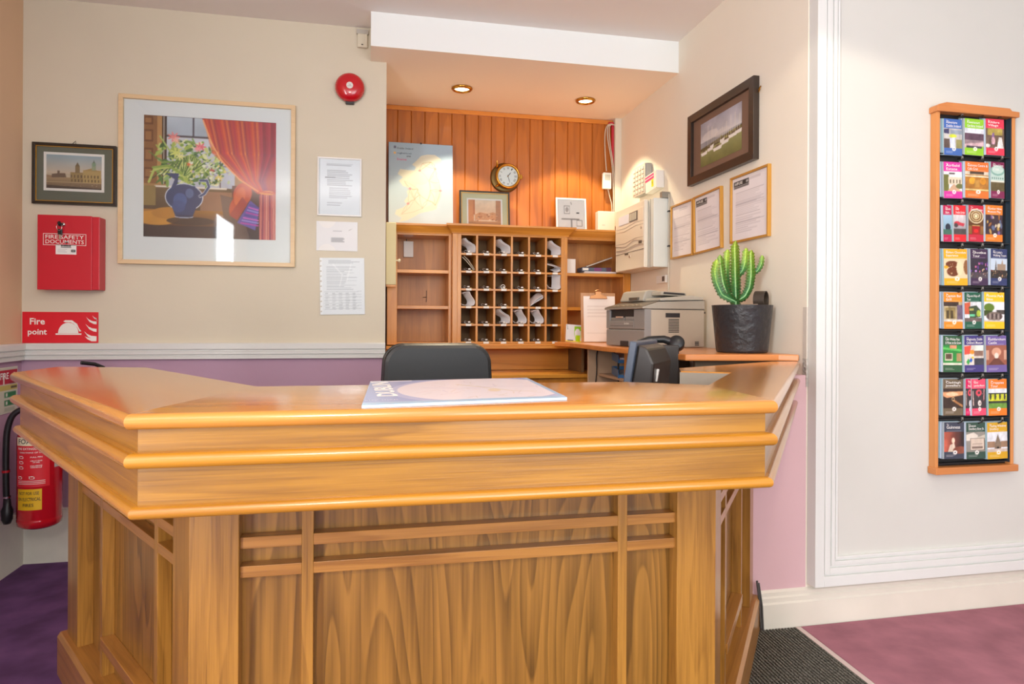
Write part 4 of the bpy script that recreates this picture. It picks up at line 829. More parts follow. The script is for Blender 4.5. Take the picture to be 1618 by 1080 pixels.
cable([(1.655, 4.39, 2.56), (1.60, 4.385, 2.555), (1.575, 4.38, 2.50), (1.580, 4.385, 2.35), (1.592, 4.385, 2.23)], .0035, CAB, 'hanging_cable', 'leftmost white cable looping down to the top of the motion sensor', group=G)
cable([(1.655, 4.38, 2.55), (1.595, 4.375, 2.55), (1.590, 4.37, 2.46), (1.62, 4.375, 2.33), (1.632, 4.37, 2.22), (1.640, 4.37, 2.0), (1.636, 4.37, 1.80)], .0035, CAB, 'hanging_cable', 'longest white cable running from the alcove ceiling to the cornice', group=G)
cable([(1.650, 4.37, 2.545), (1.603, 4.37, 2.55), (1.605, 4.365, 2.44), (1.635, 4.37, 2.28), (1.650, 4.365, 2.10), (1.652, 4.365, 1.95)], .003, CAB, 'hanging_cable', 'thin white cable crossing behind the sensor beside the pale batten', group=G)
cable([(1.60, 4.385, 2.12), (1.615, 4.38, 2.05), (1.63, 4.375, 2.0), (1.625, 4.37, 1.86), (1.64, 4.36, 1.82)], .0035, CAB, 'hanging_cable', 'white cable leaving the bottom of the motion sensor', group=G)
tag(MB().tube([(1.640, 4.395, 2.56), (1.640, 4.395, 2.27)], .011, 12).box((1.61, 4.385, 2.545), (1.644, 4.41, 2.57)).build('red_conduit', mat('red_conduit_paint', 'c22438', .4)), 'short red conduit in the top corner of the alcove', 'pipe')
# --- recessed downlights
for i, (x, y) in enumerate(((.536, 4.002), (1.326, 4.045))):
    t = thing('recessed_downlight', ['left brass recessed downlight in the alcove ceiling', 'right brass recessed downlight in the alcove ceiling'][i], 'ceiling light', (x, y, ZS), 0, 'brass downlights in the alcove ceiling')
    MB().lathe([(.046, -.001), (.062, -.001), (.064, -.006), (.058, -.013), (.050, -.016), (.044, -.010), (.043, -.001)], 40).build('brass_rim', BR, t)
    MB().lathe([(0, -.0045), (.0435, -.0045)], 32).build('lamp_face', mat('lit_lamp', 'ffffff', .5, emit=(1, .9, .72), es=5), t)
# ================================================================ PRINTER SHELF, MACHINES AND THINGS INSIDE THE COUNTER
WT = 1.065
SHW = wood('orange_shelf_laminate', 'd98a48', 'bb6a30', 'X', 1, rings=4, rough=.3, coat=.3, contrast=.3, streak=.25)
og = (1.45, 3.0, 1.05); t = thing('printer_shelf', 'long orange oak shelf along the side wall carrying the printer and the potted plant', 'shelf', og)
edge_ = [on_z(876, 540, WT), on_z(900, 541, WT), on_z(953, 547, WT), on_z(1000, 551, WT), on_z(1023, 553, WT), on_z(1050, 557, WT), on_z(1083, 559.5, WT)]
poly = [(p.x, min(p.y, 4.08)) for p in edge_] + [(1.60, 2.40), (1.672, 2.372), (1.672, 4.05), (1.25, 4.08)]
MB().prism([(x-og[0], y-og[1]) for x, y in poly], WT-.026-og[2], WT-og[2]).build('worktop', SHW, t, bev=.004)
LAM = mat('pale_laminate', 'c9a888', .55, var=.04, vscale=5)
P('end_panel', (1.245, 3.72, .0), (1.60, 3.738, 1.038), LAM, t, og); P('upright', (1.30, 3.12, .3), (1.318, 3.30, 1.036), OSV, t, og)
P('upright', (1.318, 3.28, .3), (1.66, 3.30, 1.036), mat('dark_inner_panel', '4a3b2a', .7), t, og); P('under_rail', (1.30, 2.52, .990), (1.672, 2.54, 1.036), mat('grey_brown_panel', '7d6d58', .6), t, og)
P('low_shelf', (1.30, 3.30, .88), (1.66, 3.70, .895), LAM, t, og)
# cable down the front of the end panel
cable([(1.30, 3.705, 1.036), (1.285, 3.70, 1.0), (1.292, 3.70, .9), (1.27, 3.70, .75)], .003, BLACK, 'power_cable', 'thin black cable hanging down the pale end panel under the shelf')
# --- printer
PG = mat('printer_grey_plastic', '8f8c8a', .42); PB = mat('printer_beige_side', 'b5aa9a', .45); PT = mat('printer_top_plastic', 'a9a398', .4); PD = mat('printer_dark_panel', '5d544a', .35); PV = mat('printer_dark_recess', '2c2c30', .5)
pr = thing('printer', 'grey multifunction laser printer with document feeder on the orange shelf', 'printer', (1.31, 3.06, WT), R(-90+7.5))
# local: x = width (towards the alcove is -x ... +x is nearest the viewer), y = depth into the wall, z up ; front faces -y
Wp, Dp = .40, .345
def pb(name, a, b, m, par=None, bev=.003): return MB().box(a, b).build(name, m, par or pr, bev=bev)
prof = [(0, .0), (0, .165), (.012, .190), (.014, .205), (Dp, .205), (Dp, .0)]      # (depth, z)
pb('body', (-Wp, .012, .001), (0, Dp, .192), PB, bev=.006)
pb('paper_tray', (-Wp, .0, .002), (0, .014, .088), PG, bev=.005); MB().box((-Wp/2-.04, -.003, .004), (-Wp/2+.045, .001, .030)).build('tray_handle', PV, pr, bev=.002)
f1 = pb('front_upper', (-Wp, .0, .091), (-Wp+.040, .014, .190), PG); pb('front_upper', (-.105, .0, .091), (0, .014, .190), PG)
pb('front_flap', (-Wp+.04, .0, .091), (-.105, .014, .135), PG); pb('output_recess', (-Wp+.04, .010, .135), (-.105, .016, .190), PV, bev=0)
pb('output_ramp', (-Wp+.045, .004, .135), (-.21, .015, .150), PG); pb('output_ramp', (-.2, .004, .135), (-.11, .015, .154), PG); pb('paper_stop', (-.29, -.002, .148), (-.23, .012, .156), mat('beige_tab', 'c9a994', .5), bev=.001)
pb('panel_line', (-Wp+.045, -.0008, .106), (-.11, 0, .1075), PV, bev=0)
text('brother', WHITE, pr, (-.175, -.0008, .120), h=.011, align='CENTER')
MB().prism([(-.010, .192), (-.012, .200), (.085, .228), (.30, .236), (Dp, .236), (Dp, .192)], -Wp-.001, .001, ax='X').build('scanner_base', PT, pr, bev=.003)
MB().prism([(-.012, .2005), (-.010, .203), (.080, .2298), (.082, .2275)], -Wp+.004, -.004, ax='X').build('control_panel', PD, pr)
for k in range(9): pb('button', (-Wp+.05+.032*k, .012+.004*(k % 3), .2105+.0012*(k % 3)), (-Wp+.066+.032*k, .028+.004*(k % 3), .2145+.0012*(k % 3)), mat('button_beige', 'b9a58a', .4), bev=.001)
MB().prism([(.085, .2275), (.085, .2295), (Dp, .2375), (Dp, .236)], -Wp-.002, .002, ax='X').build('lid_gap', PV, pr)
MB().prism([(.075, .236), (.095, .285), (.115, .292), (.20, .285), (.29, .262), (Dp-.01, .252), (Dp-.01, .238), (.09, .232)], -Wp+.01, -.15, ax='X').build('document_feeder', PT, pr, bev=.006)
MB().prism([(.09, .2315), (.09, .245), (.27, .262), (Dp-.005, .252), (Dp-.005, .238)], -.15, -.002, ax='X').build('scanner_lid', mat('printer_lid_plastic', 'b9b4a8', .4), pr, bev=.004)
MB().prism([(.125, .262), (.13, .282), (.27, .276), (.28, .258)], -.149, -.055, ax='X').build('feeder_tray', PT, pr, bev=.004)
MB().prism([(.14, .2685), (.142, .278), (.262, .2725), (.266, .264)], -.056, -.0535, ax='X').build('feeder_slot', PV, pr)
pb('feeder_notch', (-.28, .070, .240), (-.19, .083, .255), PD, bev=.001)
# near side: recessed handle, grille, vent
pb('side_handle', (-.001, .118, .150), (.0012, .20, .172), PV, bev=.0005)
for r_ in range(9): pb('vent_slot', (-.001, .135, .076+.0078*r_), (.0010, .195, .0800+.0078*r_), PV, bev=0)
for r_ in range(5): pb('vent_slot', (-.001, .288, .010+.0045*r_), (.0010, .312, .0125+.0045*r_), PV, bev=0)
pb('seam', (-.001, .014, .1885), (.0008, Dp, .1905), PV, bev=0); pb('front_edge', (-.0005, -.001, .002), (.0015, .036, .190), PG, bev=.001)
pb('rear_connector', (-.03, Dp, .17), (-.01, Dp+.012, .18), BLACK, bev=.001)
# --- letter trays
for k, (z, lab) in enumerate(((.985, 'upper blue letter tray under the printer shelf holding pink papers'), (.905, 'lower blue letter tray under the printer shelf'))):
    bl = mat('blue_tray_plastic', '3f76ac', .3); z -= .012
    t = thing('letter_tray', lab, 'letter tray', (1.40, 3.34, z), R(-14), 'blue letter trays')
    MB().box((-.11, -.0, 0), (.11, .30, .003)).box((-.11, 0, .003), (-.107, .30, .045)).box((.107, 0, .003), (.11, .30, .045)).box((-.107, .297, .003), (.107, .30, .045)).box((-.107, -.0, .003), (-.03, .003, .018)).box((.03, 0, .003), (.107, .003, .018)).build('tray', bl, t, bev=.001)
    for q in range(4 if k == 0 else 2):
        MB().box((-.10, .004, .004+.006*q), (.10, .29, .0085+.006*q)).build('paper_sheaf', mat(['pink_paper', 'letter_paper'][q % 2], ['d8a8b4', 'e9e7ea'][q % 2], .7), t, rot=(R(2*q), 0, 0))
    MB().box((-.105, .05, -.055), (-.098, .08, 0)).box((.098, .05, -.055), (.105, .08, 0)).build('spacer', BLACK, t)
# --- monitor and card reader on the clerk's desk (desk hidden below the counter top)
og = (.95, 2.05, 0); t = thing('clerk_desk', 'low inner desk behind the counter, mostly hidden, its dark surface below the worktop', 'desk', og)
MB().prism([(.66-og[0], 1.66-og[1]), (.80-og[0], 1.62-og[1]), (1.04-og[0], 1.92-og[1]), (1.16-og[0], 2.28-og[1]), (.66-og[0], 2.28-og[1])], .730, .755).build('surface', mat('dark_desk_laminate', '4a2c1c', .45), t, bev=.002); P('leg_panel', (.70, 1.72, 0), (.72, 2.24, .73), LAM, t, og); P('leg_panel', (1.02, 2.0, 0), (1.04, 2.26, .73), LAM, t, og)
MK = mat('black_screen_back', '2b2522', .35, coat=.2); MG = mat('blue_grey_bezel', '525c6c', .35)
mo = thing('monitor', 'black flat monitor seen from the side, leaning back with a white sticker', 'monitor', (.955, 2.14, .755), R(-127))
# local: screen faces -y (towards the clerk), width x
tl = R(-9)
sc = MB().box((-.15, -.012, -.18), (.15, .012, .18)).build('screen_frame', MG, mo, loc=(0, -.065, .195), rot=(tl, 0, 0), bev=.004)
MB().box((-.135, -.0135, -.155), (.135, -.012, .165)).build('screen', mat('dark_screen', '101216', .15), sc)
MB().prism([(.012, -.17), (.012, .172), (.045, .165), (.075, .12), (.085, -.02), (.075, -.12), (.05, -.17)], -.135, .135, ax='X').build('back_shell', MK, sc, bev=.008)
MB().box((.075, .072, .06), (.088, .083, .10)).build('sticker', WHITE, sc); MB().box((.04, .075, .0), (.12, .09, .03)).build('cable_cover', mat('grey_brown_cover', '6f6350', .5), sc, bev=.004)
MB().box((-.05, .0, .08), (.05, .035, .22)).box((-.10, -.10, 0), (.10, .10, .014)).box((-.04, -.01, .014), (.04, .03, .09)).build('stand', MK, mo, bev=.004)
tm = thing('card_reader', 'black card payment reader with coloured keys beyond the top of the monitor', 'card reader', (1.065, 2.46, 1.06), R(-20))
MB().box((-.035, -.05, 0), (.035, .05, .03)).box((-.03, -.03, -.31), (.03, .03, 0)).box((-.08, -.07, -.32), (.08, .07, -.305)).build('body', BLACK, tm, bev=.005); MB().box((-.031, -.042, .030), (-.012, -.022, .033)).build('red_key', mat('red_key', 'c02020', .4), tm); MB().box((-.009, -.042, .030), (.009, -.022, .033)).build('yellow_key', mat('yellow_key', 'd8b020', .4), tm); MB().box((.012, -.042, .030), (.031, -.022, .033)).build('green_key', mat('green_key', '2a9a40', .4), tm)
MB().box((-.02, -.052, -.02), (.01, -.05, -.004)).build('paper_slot', WHITE, tm)
# the reader stands on a riser on the clerk's desk
ds = thing('desk_riser', 'dark riser box under the card reader, hidden by the counter top', 'riser', (1.03, 2.35, .0)); MB().box((-.12, -.05, .0), (.16, .22, .738)).build('box', mat('dark_inner_panel', '4a3b2a', .7), ds)
ph = thing('desk_phone_handset', 'black rounded handset behind the monitor in front of the printer side', 'phone', (1.20, 2.53, 1.06), R(-25))
MB().lathe([(0, -.02), (.026, -.02), (.032, -.012), (.032, .012), (.026, .02), (0, .02)], 24, M=Matrix.Translation((.02, 0, .045)) @ Matrix.Rotation(R(70), 4, 'X')).build('earpiece', BLACK, ph)
MB().tube([(.02, .0, .045), (-.03, .0, .062), (-.09, 0, .06), (-.13, 0, .04)], [.018, .016, .015, .02], 12).build('grip', BLACK, ph); MB().box((-.10, -.03, -.322), (.03, .03, .04)).build('cradle', MK, ph, bev=.006)
# --- potted succulent
pt = thing('potted_cactus', 'tall green ridged cactus in a round dark textured pot on the orange shelf', 'potted plant', (1.548, 2.585, WT))
MB().lathe([(0, .001), (.100, .001), (.104, .004), (.106, .012), (.1235, .196), (.1245, .2), (.119, .2), (.117, .17), (0, .17)], 56).build('pot', mat('dark_textured_pot', '2d2c2e', .38, bump=.55, bscale=34), pt)
MB().lathe([(.117, .172), (.06, .178), (0, .180)], 24).build('soil', mat('potting_soil', '3a2c22', .95, bump=1, bscale=120), pt)
# cactus stems: three-winged, toothed edges, pale marbling along the faces
cm_ = bpy.data.materials.new('cactus_skin'); cm_.use_nodes = True; nt = cm_.node_tree; bs = nt.nodes['Principled BSDF']; bs.inputs['Roughness'].default_value = .45
at = nn(nt, 'ShaderNodeAttribute', attribute_name='ink'); tc = nn(nt, 'ShaderNodeTexCoord'); no = nn(nt, 'ShaderNodeTexNoise'); no.inputs['Scale'].default_value = 160; nt.links.new(tc.outputs['Object'], no.inputs[0])
mr = nn(nt, 'ShaderNodeMapRange'); mr.inputs[1].default_value = .3; mr.inputs[2].default_value = .7; mr.inputs[3].default_value = .7; mr.inputs[4].default_value = 1.3; nt.links.new(no.outputs[0], mr.inputs[0])
vm = nn(nt, 'ShaderNodeVectorMath', operation='SCALE'); nt.links.new(at.outputs['Color'], vm.inputs[0]); nt.links.new(mr.outputs[0], vm.inputs['Scale']); nt.links.new(vm.outputs[0], bs.inputs['Base Color'])
def cactus_stem(name, pts, rad, young=0, rot0=0.4, wings=3):
    ps = [Vector(p) for p in pts]; fine = []
    for i in range(len(ps)-1):
        n = max(2, int((ps[i+1]-ps[i]).length/.004))
        for k in range(n): fine.append((ps[i].lerp(ps[i+1], k/n), (i+k/n)/(len(ps)-1)))
    fine.append((ps[-1], 1.)); n = len(fine)
    for _ in range(8): fine = [fine[0]] + [((fine[i-1][0]+fine[i][0]*2+fine[i+1][0])/4, fine[i][1]) for i in range(1, n-1)] + [fine[-1]]
    vs, cs, up = [], [], Vector((math.cos(rot0), math.sin(rot0), 0)); S_ = wings*4; dist = 0
    for i, (p, tt) in enumerate(fine):
        tg = (fine[min(i+1, n-1)][0]-fine[max(i-1, 0)][0]).normalized(); up = (up-tg*up.dot(tg)).normalized(); bi = tg.cross(up)
        if i: dist += (p-fine[i-1][0]).length
        pr_ = np.interp(tt, [0, .15, .6, .93, 1], [.55, .85, 1.0, .8, .12])*rad
        tooth = .9+.6*(1-abs(((dist/.013) % 1)*2-1))
        for k in range(S_):
            ph_ = k % 4; r_ = {0: .95*tooth, 1: .46, 2: .27, 3: .46}[ph_]*pr_; a = 2*math.pi*k/S_
            vs.append(p+(up*math.cos(a)+bi*math.sin(a))*r_)
            yv = min(1, max(0, (tt-.35)/.55)*young*1.2)
            base = {0: (58, 96, 40), 1: (38, 104, 52), 2: (150, 196, 130), 3: (38, 104, 52)}[ph_]; yc = {0: (120, 140, 40), 1: (140, 176, 44), 2: (196, 214, 96), 3: (140, 176, 44)}[ph_]
            if ph_ == 0 and ((dist/.013) % 1) > .35 and ((dist/.013) % 1) < .65: base = (78, 60, 34); yc = (130, 100, 50)
            cs.append([*lin(tuple(base[q]*(1-yv)+yc[q]*yv for q in range(3))), 1])
    fs = [(i*S_+k, i*S_+(k+1) % S_, (i+1)*S_+(k+1) % S_, (i+1)*S_+k) for i in range(n-1) for k in range(S_)]
    m = MB().add(vs, fs, 0, False); m.add(vs[-S_:], [tuple(range(S_))]); cs += cs[-S_:]
    o = m.build(name, cm_, pt); a = o.data.color_attributes.new('ink', 'FLOAT_COLOR', 'POINT'); a.data.foreach_set('color', np.array(cs, np.float32).ravel()); return o
rt = Vector((math.cos(YAW+.1), -math.sin(YAW+.1), 0))     # direction along the row of arms
def A_(u, z, d=0): return (u*rt.x - .0, u*rt.y + d, z)
ox = -.020
cactus_stem('main_stem', [A_(ox, .172), A_(ox, .25), A_(ox-.003, .36), A_(ox-.007, .475)], 0.0245, .75)
cactus_stem('arm', [A_(ox, .215), A_(ox-.035, .235), A_(ox-.055, .29), A_(ox-.065, .35), A_(ox-.072, .415)], 0.0208, .5)
cactus_stem('arm', [A_(ox-.02, .222), A_(ox-.065, .245), A_(ox-.088, .30), A_(ox-.095, .345), A_(ox-.090, .395, -.01)], 0.0198, .8, 1.2)
cactus_stem('arm', [A_(ox-.02, .25, .02), A_(ox-.035, .31, .02), A_(ox-.035, .38, .02), A_(ox-.03, .440, .02)], 0.0179, 1, .9)
cactus_stem('arm', [A_(ox+.0, .215), A_(ox+.035, .235), A_(ox+.055, .275), A_(ox+.062, .33), A_(ox+.060, .385), A_(ox+.058, .435)], 0.0217, .7, .2)
cactus_stem('arm', [A_(ox+.01, .325, .015), A_(ox+.028, .345, .012), A_(ox+.038, .38, .01), A_(ox+.042, .445, .01)], 0.0170, .9, .8)
cactus_stem('arm', [A_(ox+.06, .33), A_(ox+.085, .345), A_(ox+.100, .375), A_(ox+.103, .412)], 0.0123, .6, .6)
# looped dark strap on the rim
mb = MB(); 
for k in range(21):
    a = R(-100+ 300*k/20)
lp = [(.036*math.cos(R(a_)), .038*math.sin(R(a_))) for a_ in range(-95, 216, 10)]
vs = []
for x, z in lp: vs += [(x, -.022, z), (x, .022, z), (x*.93, .022, z*.93), (x*.93, -.022, z*.93)]
n = len(lp); fs = []
for i in range(n-1):
    for k in range(4): fs.append((i*4+k, (i+1)*4+k, (i+1)*4+(k+1) % 4, i*4+(k+1) % 4))
MB().add(vs, fs+[(3,2,1,0), (4*n-4, 4*n-3, 4*n-2, 4*n-1)], 0, False).build('strap_handle', mat('dark_leather', '3d342c', .35), pt, loc=(.064, -.040, .222), rot=(0, R(8), R(40)))
# small white adaptor and socket behind
t = thing('white_adaptor', 'small white plug adaptor on the shelf between printer and pot', 'adaptor', (1.655, 2.86, WT)); MB().box((-.022, -.02, .001), (.014, .035, .05)).build('case', mat('white_plastic', 'e9e6e0', .4), t, bev=.002); MB().box((-.006, -.021, .016), (.0, -.0195, .024)).build('socket_hole', BLACK, t)
MB().tube([(0, .0, .05), (-.01, .01, .07), (.0, .012, .085)], .003, 6).build('cable', BLACK, t)
# --- clipboard and green leaflet standing at the back of the shelf
cv = Canvas(40, 60, 'f1eae4'); cv.textlines(.12, .22, .85, .5, 4, 'd9cfc8', ragged=.1); cv.rect(.1, .8, .9, .805, 'cfc6be'); cv.noise(.01, 3)
t = thing('clipboard', 'clipboard with white papers and a brass clip leaning behind the printer', 'clipboard', (1.372, 3.90, WT+.001)); t.rotation_euler = (R(-6), 0, R(-6))
MB().box((-.108, 0, 0), (.108, .004, .305)).build('board', wood('hardboard', 'c08a52', 'a87340', 'Z', 1), t); cv.sheet(.196, .28, 'papers', INK, t, (.006, -.003, .145))
MB().prism([(-.055, .268), (.055, .268), (.05, .285), (.02, .292), (.018, .312), (-.018, .312), (-.02, .292), (-.05, .285)], -.016, -.004, ax='Y').tube([(-.02, -.012, .315), (0, -.014, .322), (.02, -.012, .315)], .004, 8).build('clip', mat('copper_clip', 'b9855a', .3, metal=.9), t, bev=.002)
cv = Canvas(44, 34, 'd8dbe0'); cv.rect(0, .92, 1, 1, 'e8d21e'); cv.rect(.42, .1, .74, .35, '86c41e'); cv.ell(.58, .42, .12, .2, 'd8dbe0'); cv.rect(.5, .6, .72, .95, 'a8d010'); cv.ell(.86, .66, .09, .2, '7cc21e'); cv.line([(.44, .1), (.42, .5), (.52, .9)], .012, '86c41e'); cv.line([(.74, .1), (.76, .7), (.86, .95)], .012, 'b0d84a'); cv.rect(.1, .88, .38, .94, '3c3c70'); cv.ell(.05, .07, .02, .025, '333333'); cv.ell(.07, .17, .02, .025, '333333'); cv.ell(.08, .27, .02, .025, '333333')
t = thing('green_leaflet', 'white and lime green leaflet leaning in the lower right shelf bay', 'leaflet', (1.255, 4.0, WT+.001)); t.rotation_euler = (R(-8), R(4), R(-4))
MB().box((-.064, 0, 0), (.064, .003, .108)).build('card', mat('white_card', 'efe9e4', .7), t); cv.sheet(.126, .106, 'printed_face', INKG, t, (0, -.0008, .054))
# --- office chair
ch = thing('office_chair', 'black padded office chair, only its rounded backrest showing above the counter', 'chair', (.287, 2.86, 0), R(4))
LEA = mat('black_leatherette', '2b2c2d', .38, bump=.03, bscale=60)
out = []
for sx, sz in ((1, 1), (-1, 1)):
    for k in range(9):
        a = R(90*k/8) if sx == 1 else R(90+90*k/8); out.append((sx*(.230-.085)+.085*math.cos(a), 1.094-.085+.085*math.sin(a)))
out += [(-.236, .90), (-.225, .66), (-.17, .60), (.17, .60), (.225, .66), (.236, .90)]
MB().prism(out, -.028, .03, ax='Y').build('backrest_pad', LEA, ch, bev=.018)
MB().prism([(x*1.012, (z-.86)*1.012+.86) for x, z in out], .02, .042, ax='Y').build('backrest_shell', BLACK, ch, bev=.008)
MB().box((-.23, -.42, .43), (.23, .02, .50)).build('seat', LEA, ch, bev=.03); MB().tube([(0, .05, .7), (0, .06, .42), (0, -.15, .41)], .02, 8).build('back_support', BLACK, ch)
MB().lathe([(.028, .1), (.028, .42)], 16, M=Matrix.Translation((0, -.2, 0))).build('gas_column', BLACK, ch)
for k in range(5):
    a = R(72*k+20); lg = MB().tube([(0, -.2, .10), (.28*math.cos(a), -.2+.28*math.sin(a), .07)], [.022, .016], 8).build('leg', BLACK, ch)
    MB().lathe([(0, -.012), (.03, -.012), (.03, .012), (0, .012)], 14, M=Matrix.Translation((.28*math.cos(a), -.2+.28*math.sin(a), .0315)) @ Matrix.Rotation(R(90), 4, 'X')).build('castor', BLACK, lg)
# --- map pad on the counter
cv = Canvas(190, 150, 'a3b0d8')      # u along the long (left-right) edge, v away from the viewer = up
cv.ell(.62, .52, .50, .56, 'bcc3e4'); cv.ell(.63, .5, .47, .51, 'f0e8ee'); cv.rect(.97, 0, 1, 1, 'a9c6e2')
for i in range(60):
    x, y = .3+.65*rng.random(), .08+.84*rng.random()
    if ((x-.62)/.42)**2+((y-.5)/.46)**2 < 1: cv.line([(x, y), (x+.16*(rng.random()-.5), y+.2*(rng.random()-.5))], .0022, ['e0c4c8', 'd8cfc0', 'cfc4dc', 'e8d0b8'][i % 4], .8)
cv.line([(.5, .3), (.66, .5), (.78, .68), (.9, .72)], .004, 'dccb8a'); cv.ell(.68, .62, .035, .06, 'ecd8b4', .7); cv.line([(.3, .42), (.5, .5), (.7, .45), (.95, .5)], .003, 'c8b8dc')
cv.rect(0, .93, 1, 1, 'b0cfe8'); cv.rect(.0, 0, .25, .05, 'e6e8f4')
pad = thing('tourist_map_pad', 'pad of blue and white city maps lying flat on the counter top', 'map', (.188, 1.436, 1.0402), R(3.2))
pad.rotation_euler = (0, 0, R(1.5))
mp_ = [(.003, 1.639), (-.012, 1.178), (.372, 1.238), (.398, 1.685)]
a, b_, c, d = [Vector((x-.188, y-1.436)) for x, y in mp_]
def quadmap(o, z, bendz=None):
    for v in o.data.vertices:
        s_, t_ = v.co.x+.5, v.co.z+.5; p = (b_*(1-s_)+c*s_)*(1-t_)+(a*(1-s_)+d*s_)*t_; v.co = (p.x, p.y, z)
    return o
pad.rotation_euler = (0, 0, 0)
MB().prism([tuple(a), tuple(b_), tuple(c), tuple(d)], .0002, .0055).build('sheets', mat('pale_blue_paper', 'b5cfe6', .6), pad)
quadmap(cv.sheet(1, 1, 'top_sheet', INKG, pad, (0, 0, 0)), .0058)
tx = text('DUBLIN', WHITE, pad, (0, 0, .0061), w=.30, h=.040, rot=(0, 0, R(92)), align='CENTER', bold=.03); tx.location = (-.158, .020, .0061)
text('city map', WHITE, pad, (-.166, -.19, .0061), w=.06, h=.008, rot=(0, 0, R(4)), align='CENTER')
# ================================================================ SIDE WALL
RW = R(-90)
def sidew(y, z): return (XS, y, z)
cv = Canvas(100, 90, '8f9096'); cv.grad(0, 0, 1, .45, '9c9aa6', 'c9c6c8'); cv.noise(.22, 4, (0, 0, 1, .6)); cv.ell(.25, .35, .2, .1, 'e2dcd6', .5); cv.ell(.55, .42, .2, .08, 'd8d2ce', .5); cv.grad(0, .60, 1, 1, '9a9a66', '6e6d3c'); cv.noise(.1, 8, (0, .6, 1, 1))
cv.poly([(.0, .58), (.4, .53), (.75, .50), (1, .47), (1, .62), (0, .64)], '5d5230'); cv.blobs(30, (.5, .5, 1, .6), ['7a7a2e', 'a8a040', '5a4a2c'], (.01, .03))
for k in range(16): cv.line([(.2+.05*k, .6), (.2+.05*k, .12+.3*abs(math.sin(k*1.7)))], .003, 'ddd6cc')
for x, y, s in ((.1,.7,.09),(.26,.66,.08),(.44,.72,.12),(.62,.66,.1),(.8,.6,.11),(.93,.58,.08),(.3,.62,.05),(.55,.6,.06)): cv.poly([(x-s, y-.02), (x+s, y-.035), (x+s*.7, y+.045), (x-s*.75, y+.05)], 'e9e4dc'); cv.poly([(x-s*.5, y-.02), (x+s*.3, y-.03), (x+.2*s, y-.07), (x-.3*s, y-.06)], '6a5a48')
ESP = mat('dark_espresso_frame', '32261e', .35, coat=.2)
t, p = framed('framed_photo', 'harbour photograph of moored yachts in a thick dark frame on the side wall', 'picture', sidew(3.003, 2.103), RW, .632, .370, .040, .030, ESP, cv, .392, .222, 0, .0, mat('brown_mount_card', '7d604e', .7), glass=False)
MB().tube([(.318, -.006, .112), (.336, -.012, .120), (.334, -.006, .132), (.322, -.008, .120)], .003, 6).build('brass_hook', BR, t)
def doc(hdr):
    cv = Canvas(54, 76, 'ebe4e6'); cv.noise(.015, 3)
    if hdr: cv.rect(.05, .05, .48, .13, '2b2a2a'); cv.rect(.07, .07, .15, .11, 'b8b8b8'); cv.rect(.4, .07, .46, .11, 'b8b8b8'); cv.rect(.05, .14, .48, .165, '4a4a4a'); cv.textlines(.5, .05, .85, .1, 2, 'b5aeb2')
    else: cv.textlines(.35, .05, .85, .12, 3, '9a9aa8')
    cv.textlines(.1, .24, .92, .62, 14, 'c2babe', ragged=.35); cv.textlines(.1, .64, .9, .9, 8, 'c8c0c4', ragged=.6); cv.rect(.1, .42, .9, .425, 'a8a0a8'); cv.rect(.1, .72, .9, .725, 'a8a0a8'); return cv
GF = mat('gilt_wood_frame', 'c89440', .35, metal=.35, coat=.2)
for hdr, (ya, yb, za, zb), lab, lean in ((0, (3.55, 3.285, 1.850, 1.548), 'leftmost of three gilt framed licence sheets, beside the control panel', 0), (1, (3.275, 2.99, 1.856, 1.552), 'middle gilt framed certificate with a black heading on the side wall', -4), (1, (2.905, 2.592, 1.876, 1.564), 'rightmost gilt framed certificate, hung higher below the harbour photograph', 0)):
    t, p = framed('framed_certificate', lab, 'certificate', sidew((ya+yb)/2, (za+zb)/2), RW, ya-yb, za-zb, .010, .018, GF, doc(hdr), ya-yb-.024, za-zb-.024, group='gilt framed certificates on the side wall', glass=False)
    if lean: t.rotation_euler = (0, R(-1.5), RW)
    if hdr: text('FUSE', WHITE, t, (-(ya-yb)/2+.012+.065, -.0105, (za-zb)/2-.037), w=.045, h=.013, align='CENTER', bold=.02)
# --- fire alarm control panel
CP = mat('cream_panel_plastic', 'e6dccb', .45); CPS = mat('grey_white_enclosure', 'd9dcd6', .45)
t = thing('alarm_control_cabinet', 'large cream alarm control cabinet with small display on the side wall', 'control cabinet', sidew(3.875, 1.71), RW)
MB().box((-.262, -.095, -.20), (.272, -.001, .198)).build('enclosure', CPS, t, bev=.004)
MB().box((-.266, -.122, -.198), (.20, -.096, .200)).build('door', CP, t, bev=.006)
MB().prism([(-.26, .16), (.19, .16), (.19, -.04), (.05, -.02), (-.1, -.05), (-.26, -.03)], -.1245, -.122, ax='Y').build('fascia', mat('cream_fascia', 'ecdfcb', .4), t, bev=.001)
MB().box((-.20, -.1265, .095), (-.035, -.1245, .150)).build('display', mat('pale_display', 'e6e8f4', .25), t); MB().box((-.02, -.127, .095), (.105, -.1245, .150)).build('keypad', PD, t)
for k in range(8): MB().box((-.012+.0135*k, -.128, .100), (-.004+.0135*k, -.127, .145)).build('key', mat('cream_plastic', 'd9d2bd', .45), t)
for z in (.075, .055, -.02, -.06): MB().tube([(-.25, -.1235, z), (-.1, -.1245, z-.006), (.08, -.1245, z+.01), (.19, -.1235, z+.004)], .0018, 6).build('moulded_line', mat('darker_cream_trim', 'cdbfae', .5), t)  # lines in a darker cream than the fascia
MB().box((-.262, -.1232, -.088), (.196, -.1218, -.086)).build('seam', PD, t)
MB().lathe([(.008, 0), (.008, .003), (0, .003)], 16, M=Matrix.Translation((.160, -.122, .04)) @ MX).lathe([(.008, 0), (.008, .003), (0, .003)], 16, M=Matrix.Translation((-.02, -.122, -.115)) @ MX).build('key_switch', CHROME, t)
